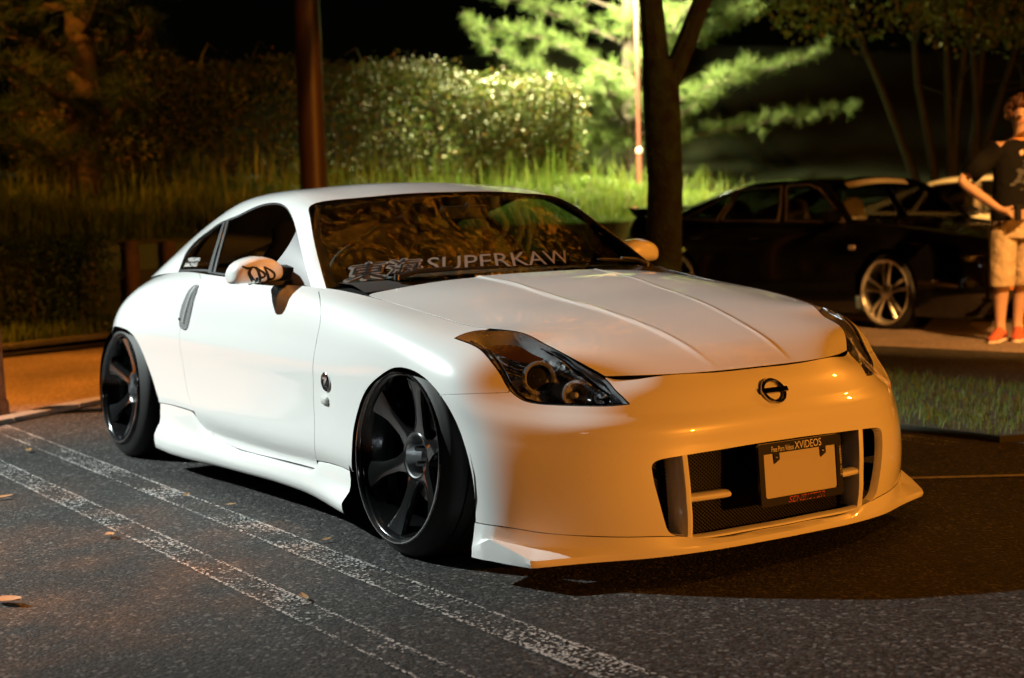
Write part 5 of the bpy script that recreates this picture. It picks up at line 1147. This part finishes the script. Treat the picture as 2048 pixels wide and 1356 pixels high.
    W1=closed(SGc,[(pil,.12),(1.93,.12),(1.93,3.05),(pil+.4,3.1),(pil+.17,2.7)]); W2=closed(SGc,[(2.07,.12),(3.35,.12),(3.25,2.95),(2.07,3.05)]); W3=closed(SGc,[(3.47,.12),(4.45,.12),(3.75,2.7),(3.40,2.9)])
    full=closed(SGc,[(0,0),(6,0),(6,3.9),(0,3.9)])
    nu,nv=60,30; u=np.linspace(0,SGc.uk[-1],nu); v=np.linspace(0,SGc.vk[-1],nv); uv=np.array([(a,c) for a in u for c in v]); P=SGc.at(uv)+SGc.nrm(uv)*.006; F=[]
    for i in range(nu-1):
        for j in range(nv-1):
            c=np.array([[(u[i]+u[i+1])/2,(v[j]+v[j+1])/2]])
            if any(inpoly(c,inset(w,.02))[0] for w in (W1,W2,W3)): continue
            if c[0,0]>SGc.uk[4]*1.02 and c[0,1]>SGc.vk[4]: continue
            F.append((i*nv+j,(i+1)*nv+j,(i+1)*nv+j+1,i*nv+j+1))
    V=np.vstack([P,P*[1,-1,1]]); F=F+[tuple(k+len(P) for k in q)[::-1] for q in F]
    mesh('roof',V,F,paint,root)
    for mi in (False,True):
        for w,nm in ((W1,'front_window'),(W2,'rear_window'),(W3,'quarter_window')):
            panel(nm,SGc,-1,w,glassm,root,off=.001,gap=0,rim=False,mirror=mi,step=.06)
            # raised frame round each pane
            n=80; q=np.vstack([w,w[:1]]); d=np.linalg.norm(np.diff(q,axis=0),axis=1); t=np.concatenate([[0],np.cumsum(d)]); sx=np.linspace(0,t[-1],n,endpoint=False); a=np.c_[np.interp(sx,t,q[:,0]),np.interp(sx,t,q[:,1])]
            Pp=SGc.at(a)-SGc.nrm(a)*.004
            if mi: Pp=Pp*[1,-1,1]
            b=MB(); b.tube([tuple(p) for p in np.vstack([Pp,Pp[:1]])],.008,6,False); b.obj('window_frame',trim,root)
    # windshield and rear glass
    def pane(e0,e1,nm,m_):
        rows=[]
        for t in np.linspace(0,1,9):
            a=np.array(e0[0])*(1-t)+np.array(e0[1])*t; c=np.array(e1[0])*(1-t)+np.array(e1[1])*t
            rows.append([tuple(np.array([a[0]*(1-(q*q))+0,0,0])+np.array([0,0,0])) for q in [0]])
        V=[];F=[]
        for i,t in enumerate(np.linspace(0,1,8)):
            ed=np.array(e0[0])*(1-t)+np.array(e0[1])*t; ce=np.array(e1[0])*(1-t)+np.array(e1[1])*t
            for q in np.linspace(-1,1,13): k=q*q; p=ce*(1-k)+np.array([ed[0],0,ed[2]])*k; V.append((p[0],ed[1]*q,p[2]))
        F=[(i*13+j,(i+1)*13+j,(i+1)*13+j+1,i*13+j+1) for i in range(7) for j in range(12)]
        return mesh(nm,V,F,m_,root)
    pane(((-.42-s,.75,.845),(-.85,.60,1.175)),((-.22-s*.7,0,.872),(-.83,0,1.232)),'windshield',CWS)
    pane(((-3.12,.64,.935),(-2.42,.52,1.14)),((-3.10,0,.95),(-2.36,0,1.175)),'rear_window_glass',glassm)
    b=MB(); b.box((-1.6,0,.40),(2.0,1.35,.3)); b.box((-.75,0,.78),(.35,1.3,.12)); b.obj('cabin_floor',VOID,root,False)
    for sy in (-.36,.36):
        for xs_ in ((-1.35,),(-2.15,)):
            b=MB(); b.loft([[(xs_[0]+tx+tk*math.cos(a),sy+w_*math.sin(a),z) for a in np.linspace(0,2*math.pi,14,endpoint=False)] for tx,z,w_,tk in ((0,.5,.22,.09),(-.10,.75,.22,.08),(-.17,.90,.14,.06),(-.19,1.03,.12,.05),(-.20,1.06,.06,.03))],True,True); b.obj('seat',mat('seat_pale',(.36,.32,.26),.8),root)
    # wheels: chrome, five twin spokes
    wd={}
    def build(k,fn,m_,par,ang=30):
        if k in wd: o=bpy.data.objects.new(k,wd[k]); COL.objects.link(o); o.parent=par
        else: b=MB(); fn(b); o=b.obj(k,m_,par,True,ang); wd[k]=o.data
        return o
    def rim(b): b.lathe([(-.20,wheel_r-.02),(-.10,wheel_r-.045),(-.04,wheel_r-.035),(-.012,wheel_r-.022),(-.004,wheel_r-.018),(.0,wheel_r-.006),(-.004,wheel_r),(-.01,wheel_r)],56)
    def tyre(b): b.lathe([(-.006,wheel_r-.002),(-.014,wheel_r+.014),(-.026,tyre_r-.012),(-.045,tyre_r),(-.19,tyre_r),(-.21,tyre_r-.012),(-.215,wheel_r)],56)
    def spokes(b):
        for k in range(5):
            for e in (-1,1):
                secs=[]
                for t in np.linspace(0,1,7):
                    r=.045+(wheel_r-.075)*t; c=e*(.012+.030*t); w_=.013+.006*t; z=-.020+.006*math.sin(math.pi*t); secs.append([(r,c-w_,z-.012),(r,c-w_*.5,z),(r,c+w_*.5,z),(r,c+w_,z-.012),(r,c,z-.035)])
                n0=len(b.V); b.loft(secs,True,True); M=Matrix.Rotation(k*2*math.pi/5+.35,3,'Z'); b.V[n0:]=[tuple(M@Vector(v)) for v in b.V[n0:]]
    def hub(b): b.lathe([(-.06,.06),(-.02,.058),(-.012,.045),(-.010,.0001)],28)
    def disc(b): b.lathe([(-.11,.0001),(-.11,wheel_r-.05)],32)
    for wx in (0,-2.7):
        for sd in (1,-1):
            w=empty('wheel'); w.parent=root; w.matrix_local=Matrix.Translation((wx,-sd*.872,tyre_r-.004))@Matrix.Rotation(-sd*R(3),4,'X')@Matrix.Rotation(sd*R(90),4,'X')
            build('rim',rim,rimm,w); build('tyre',tyre,RUBBER,w); build('spokes',spokes,rimm,w); build('hub',hub,rimm,w); build('inner_cover',disc,VOID,w)
            b=MB(); b.lathe([(0,.345),(0,.0001)],24,Matrix.Translation((wx,-sd*.62,.30)).to_3x3()@Matrix.Rotation(R(90),3,'X')); b.V=[(v[0]+wx,v[1]-sd*.60,v[2]+.30) for v in b.V]; b.obj('wheel_well',VOID,root)
    for sd in (1,-1):
        # lamps, mirror, handles, markers
        b=MB(); secs=[]
        for t in np.linspace(0,1,6): secs.append([(.985+nose-.19*t*t*1.0+.004,-sd*(.40+.36*t),z) for z in (.50+.0*t,.60-.01*t)])
        b.loft(secs); H=b.obj('headlight',lampm,root)
        b=MB(); b.box((.985+nose,-sd*.42,.36),(.03,.20,.07)); bevel(b.obj('turn_signal',mat('turn_amber',(.45,.16,.02),.2),root,False),.01)
        b=MB(); b.loft([[(-.60+dx*.06,-sd*y,.91+dz*.052*(1 if y<.95 else .75)) for dx,dz in ((1,0),(.7,.8),(0,1),(-.5,.8),(-.6,0),(-.5,-.8),(0,-1),(.7,-.8))] for y in (.80,.84,.92,.965)],True,True); b.obj('door_mirror',paint,root)
        for hx in (-1.60,-2.42): b=MB(); b.box((hx,-sd*.838,.735),(.16,.022,.028)); bevel(b.obj('door_handle',paint,root,False),.008)
        b=MB(); b.box((-.38,-sd*.846,.655),(.075,.02,.04)); bevel(b.obj('side_repeater',mat('repeater_pale',(.75,.7,.6),.3),root,False),.008)
        b=MB(); b.tube([(.50,-sd*.852,.40),(.75+nose,-sd*.79,.395),(.93+nose,-sd*.66,.39)],.012,6); b.obj('bumper_strip',trim,root)
        b=MB(); b.box((-3.70,-sd*.45,.72),(.05,.34,.12)); b.obj('tail_lamp',MATS['tail_red'],root,False)
    return BODY
BLACKPAINT=mat('black_car_paint',(.004,.0035,.0035),.10,0,1.0)
TRIMB=mat('black_trim',(.16,.12,.10),.30,.4)
CGLASS=glass('car_glass',(.13,.14,.14),1.5); CWS=glass('car_windshield',(.6,.63,.6),1.5)
SED=empty('sedan',(-4.6,7.1,0)); SED.scale=(1,1,1.035); tag(SED,'low black four-door sedan with chrome twin-spoke wheels','car')
WCH=mat('wheel_chrome',(.80,.78,.74),.22,.75)
round_car(SED,BLACKPAINT,TRIMB,CGLASS,WCH,mat('headlamp_clear',(.55,.55,.55),.12,.6))
b=MB(); b.loft([[(-.84+.05*k,y,1.222-.043*k-.06*(y/.6)**2) for y in np.linspace(-.46,.30,16)] for k in (0,1)]); b.obj('windshield_banner',mat('banner_pale',(.62,.52,.40),.6),SED)
b=MB(); b.loft([[(-3.62,y,.935),(-3.56,y,1.02),(-3.72,y,1.035),(-3.70,y,1.02)] for y in np.linspace(-.66,.66,8)],True,True); b.obj('boot_spoiler',BLACKPAINT,SED)
CREAM=mat('cream_car_paint',(.84,.76,.55),.25,0,1.0)
CRM=empty('cream_car',(-5.0,10.2,0)); CRM.scale=(1,1,1.045); tag(CRM,'cream boxy sedan mostly hidden behind the black one','car')
round_car(CRM,CREAM,TRIMB,CGLASS,CHROME,MATS['headlamp_clear'],steep=.12,pil=1.12)
# ================= person at the right edge =================
PU=np.array([.55,.835,0]); PT=np.array([.835,-.55,0])
P0=np.array([-3.16,6.08,0])
def pj(u,t,z): return P0+PU*u+PT*t+np.array([0,0,z])
PER=empty('person',tuple(P0)); tag(PER,'person in black t-shirt, khaki shorts and orange sneakers, hands at waist','person')
SKIN=mat('skin',(.40,.26,.19),.55,noise=(14,(.34,.20,.14),.3)); 
verts=[];edges=[];rad=[]
def pvx(p,r): verts.append(tuple(np.array(p)-P0)); rad.append(r); return len(verts)-1
def chain(prev,pts):
    for p,r in pts:
        i=pvx(p,r); edges.append((prev,i)); prev=i
    return prev
pel=pvx(pj(0,0,.94),(.15,.12)); 
sp=chain(pel,[(pj(.01,.01,1.10),(.14,.11)),(pj(.02,.01,1.27),(.16,.11)),(pj(.02,.02,1.40),(.15,.09))])
nk=chain(sp,[(pj(.02,.05,1.50),(.058,.058)),(pj(.02,.07,1.56),(.06,.065)),(pj(.015,.09,1.64),(.076,.092)),(pj(.01,.09,1.72),(.072,.085)),(pj(.01,.08,1.765),(.04,.05))])
for sgn,el,wr in ((-1,(-.40,-.02,1.19),(-.19,.20,.985)),(1,(.40,.0,1.18),(.07,.21,.985))):
    sh=chain(sp,[(pj(sgn*.15,.01,1.43),(.07,.07)),(pj(sgn*.20,0,1.40),(.062,.06))])
    e=chain(sh,[(pj((sgn*.20+el[0])/2,el[1]/2-.01,1.30),(.05,.05)),(pj(*el),(.042,.042)),(pj((el[0]+wr[0])/2,(el[1]+wr[1])/2,(el[2]+wr[2])/2),(.040,.040)),(pj(*wr),(.029,.026))])
    d=np.array([-.55*sgn*-1 if False else (.06 if sgn<0 else -.06),.03,-.03]); h=chain(e,[(pj(wr[0]+d[0]*.8,wr[1]+d[1],wr[2]+d[2]),(.040,.022))])
    for k in range(4):
        o=(k-1.5)*.019; chain(h,[(pj(wr[0]+d[0]*1.5,wr[1]+.045,wr[2]+d[2]-.01+o),(.0095,.0095)),(pj(wr[0]+d[0]*2.0,wr[1]+.055,wr[2]+d[2]-.015+o),(.009,.009)),(pj(wr[0]+d[0]*2.25,wr[1]+.035,wr[2]+d[2]-.02+o),(.008,.008))])
    chain(h,[(pj(wr[0]+d[0]*1.0,wr[1]+.045,wr[2]+d[2]+.035),(.011,.011)),(pj(wr[0]+d[0]*1.5,wr[1]+.06,wr[2]+d[2]+.045),(.0095,.0095))])
for hip,knee,ank,toe in (((-.09,0),(-.115,.05),(-.115,0),(-.20,.13)),((.09,-.02),(.06,.0),(.035,-.06),(-.02,.10))):
    chain(pel,[(pj(hip[0],hip[1],.87),(.098,.10)),(pj((hip[0]+knee[0])/2,(hip[1]+knee[1])/2+.01,.68),(.082,.085)),(pj(knee[0],knee[1],.50),(.058,.062)),(pj((knee[0]+ank[0])/2,(knee[1]+ank[1])/2-.02,.34),(.056,.060)),(pj(ank[0],ank[1]-.01,.15),(.036,.040)),(pj(ank[0],ank[1],.06),(.040,.045)),(pj((ank[0]+toe[0])/2,(ank[1]+toe[1])/2,.04),(.042,.03)),(pj(toe[0],toe[1],.035),(.03,.022))])
me=bpy.data.meshes.new('body'); me.from_pydata(verts,edges,[]); BO_=bpy.data.objects.new('body',me); COL.objects.link(BO_); BO_.parent=PER; me.materials.append(SKIN)
bm=bmesh.new(); bm.from_mesh(me); sl=bm.verts.layers.skin.verify()
for v,r in zip(bm.verts,rad): v[sl].radius=r; v[sl].use_root=(v.index==0)
bm.to_mesh(me); bm.free()
md=BO_.modifiers.new('skin','SKIN'); md.use_smooth_shade=True; md.branch_smoothing=.6; ms=BO_.modifiers.new('sub','SUBSURF'); ms.levels=2; ms.render_levels=2
def cloth(name,secs,m_,n=20):
    """secs: (u,t,z,ru,rt)"""
    b=MB(); b.loft([[tuple(pj(u+ru*math.cos(a),t+rt_*math.sin(a),z)-P0) for a in np.linspace(0,2*math.pi,n,endpoint=False)] for u,t,z,ru,rt_ in secs],True); o=b.obj(name,m_,PER); s_=o.modifiers.new('thick','SOLIDIFY'); s_.thickness=.006; s2=o.modifiers.new('sub','SUBSURF'); s2.levels=1; s2.render_levels=2; return o
TEE=mat('black_cotton',(.006,.006,.006),.95,spec=.1,bump=(9,.6,.03)); KHA=mat('khaki_cotton',(.34,.27,.19),.9,bump=(11,.9,.04))
cloth('t_shirt',[(0,.0,.90,.19,.155),(.0,.0,1.0,.185,.15),(.01,.01,1.15,.175,.14),(.02,.01,1.3,.195,.135),(.02,.01,1.40,.20,.12),(.02,.02,1.455,.15,.095),(.02,.04,1.49,.08,.075)],TEE)
for sgn,e in ((-1,(-.34,-.01,1.235)),(1,(.35,0,1.23))):
    b=MB(); s0=np.array((sgn*.13,.01,1.43)); e=np.array(e); b.tube([tuple(pj(*(s0+(e-s0)*t))-P0) for t in (0,.3,.6,1)],[.085,.082,.078,.076],14,False); o=b.obj('sleeve',TEE,PER); s_=o.modifiers.new('thick','SOLIDIFY'); s_.thickness=.005
cloth('shorts_waist',[(0,0,.98,.165,.135),(0,0,.90,.178,.15),(0,0,.80,.185,.155),(0,0,.765,.18,.15)],KHA)
for hip,knee in (((-.095,0),(-.118,.045)),((.09,-.015),(.062,.0))):
    cloth('shorts_leg',[(hip[0],hip[1],.86,.105,.125),(hip[0],hip[1]+.01,.74,.105,.115),((hip[0]+knee[0])/2,(hip[1]+knee[1])/2,.62,.098,.105),(knee[0],knee[1],.50,.096,.10),(knee[0],knee[1]-.005,.41,.094,.096)],KHA,16)
SHOE=mat('orange_suede',(.42,.09,.045),.8); SOLE=mat('white_sole',(.62,.55,.48),.6)
for ank,toe in (((-.115,0),(-.20,.13)),((.035,-.06),(-.02,.10))):
    a=np.array(ank); t_=np.array(toe); d=(t_-a)/np.linalg.norm(t_-a); s_=np.array([-d[1],d[0]]); a=a-d*.07; L=.29
    for nm,m_,prof in (('sneaker',SHOE,((0,.035,.02,.085),(.06,.042,.02,.115),(.14,.042,.02,.105),(.20,.046,.02,.075),(.26,.044,.02,.058),(.29,.022,.02,.04))),('sole',SOLE,((0,.038,.0,.026),(.06,.046,.0,.026),(.14,.046,.0,.026),(.20,.050,.0,.026),(.26,.048,.0,.026),(.292,.026,.0,.026)))):
        secs=[]
        for x,w_,z0,z1 in prof:
            c=a+d*x; secs.append([tuple(pj(*(c+s_*w_*math.cos(k)*(1 if math.sin(k)<.1 else .85)),z0+(z1-z0)*(.5+.5*math.sin(k)))-P0) for k in np.linspace(0,2*math.pi,14,endpoint=False)])
        b=MB(); b.loft(secs,True,True); b.obj(nm,m_,PER)
HAIR=mat('curly_hair',(.055,.022,.012),.6)
P_=[];hv=MB()
for k in range(170):
    a=rng.random()*2*math.pi; c=rng.random()*1.45-.35; s_=math.sqrt(max(0,1-min(1,abs(c))**2)); n_=np.array([math.cos(a)*s_,math.sin(a)*s_,c])
    if n_[1]>.45 and n_[2]<.45: continue   # leave the face free
    p=pj(.01+n_[0]*.092,.075+n_[1]*.105,1.685+n_[2]*.105)-P0; r=.020+.012*rng.random()
    hv.lathe([(-r,.0001),(-r*.7,r*.7),(0,r),(r*.7,r*.7),(r,.0001)],7); hv.V[-35:]=[tuple(np.array(v)+p) for v in hv.V[-35:]]
hv.obj('hair',HAIR,PER)
fz=lambda u,t,z,r,nm,m_: (lambda b:(b.lathe([(-r,.0001),(-r*.7,r*.7),(0,r),(r*.7,r*.7),(r,.0001)],10),setattr(b,'V',[tuple(np.array(v)+pj(u,t,z)-P0) for v in b.V]),b.obj(nm,m_,PER)))(MB())
fz(-.02,.185,1.655,.017,'nose',SKIN); fz(-.045,.170,1.675,.010,'eye',mat('eye_dark',(.02,.015,.012),.3)); fz(.015,.170,1.675,.010,'eye',MATS['eye_dark']); fz(-.085,.07,1.655,.022,'ear',SKIN)
b=MB(); b.tube([tuple(pj(-.04,.170,1.615)-P0),tuple(pj(-.015,.180,1.612)-P0),tuple(pj(.01,.170,1.615)-P0)],[.004,.006,.004],6); b.obj('mouth',mat('lips',(.35,.14,.11),.5),PER)
b=MB(); b.lathe([(0,.070),(.012,.073),(.02,.066)],24); b.V=[tuple(np.array(v)+pj(.02,.045,1.475)-P0) for v in b.V]; b.obj('collar',mat('collar_orange',(.55,.22,.06),.8),PER)
PH=MB(); PH.box(tuple(pj(-.06,.265,.955)),(.02,.07,.12)); o=PH.obj('phone',mat('phone_black',(.012,.012,.014),.15),None,False); bevel(o,.006); tag(o,'small dark phone held in both hands of the standing person','phone')
# printed graphic on the shirt
b=MB()
for k in range(26):
    a=rng.random(2); w_=.012+.02*rng.random(); u=.0+.20*(a[0]-.35); z=1.06+.30*a[1]; tt=.155+.0*abs(u)
    q=[pj(u-w_,tt-.3*abs(u)**1.2,z-w_*.5),pj(u+w_,tt-.3*abs(u)**1.2,z-w_*.2),pj(u+w_*.7,tt-.3*abs(u)**1.2,z+w_*.7),pj(u-w_*.8,tt-.3*abs(u)**1.2,z+w_*.5)]
    b.add([tuple(x-P0) for x in q],[(0,1,2,3)])
b.obj('shirt_print',mat('shirt_print',(.035,.038,.042),.8),PER,False)['kind']='stuff'
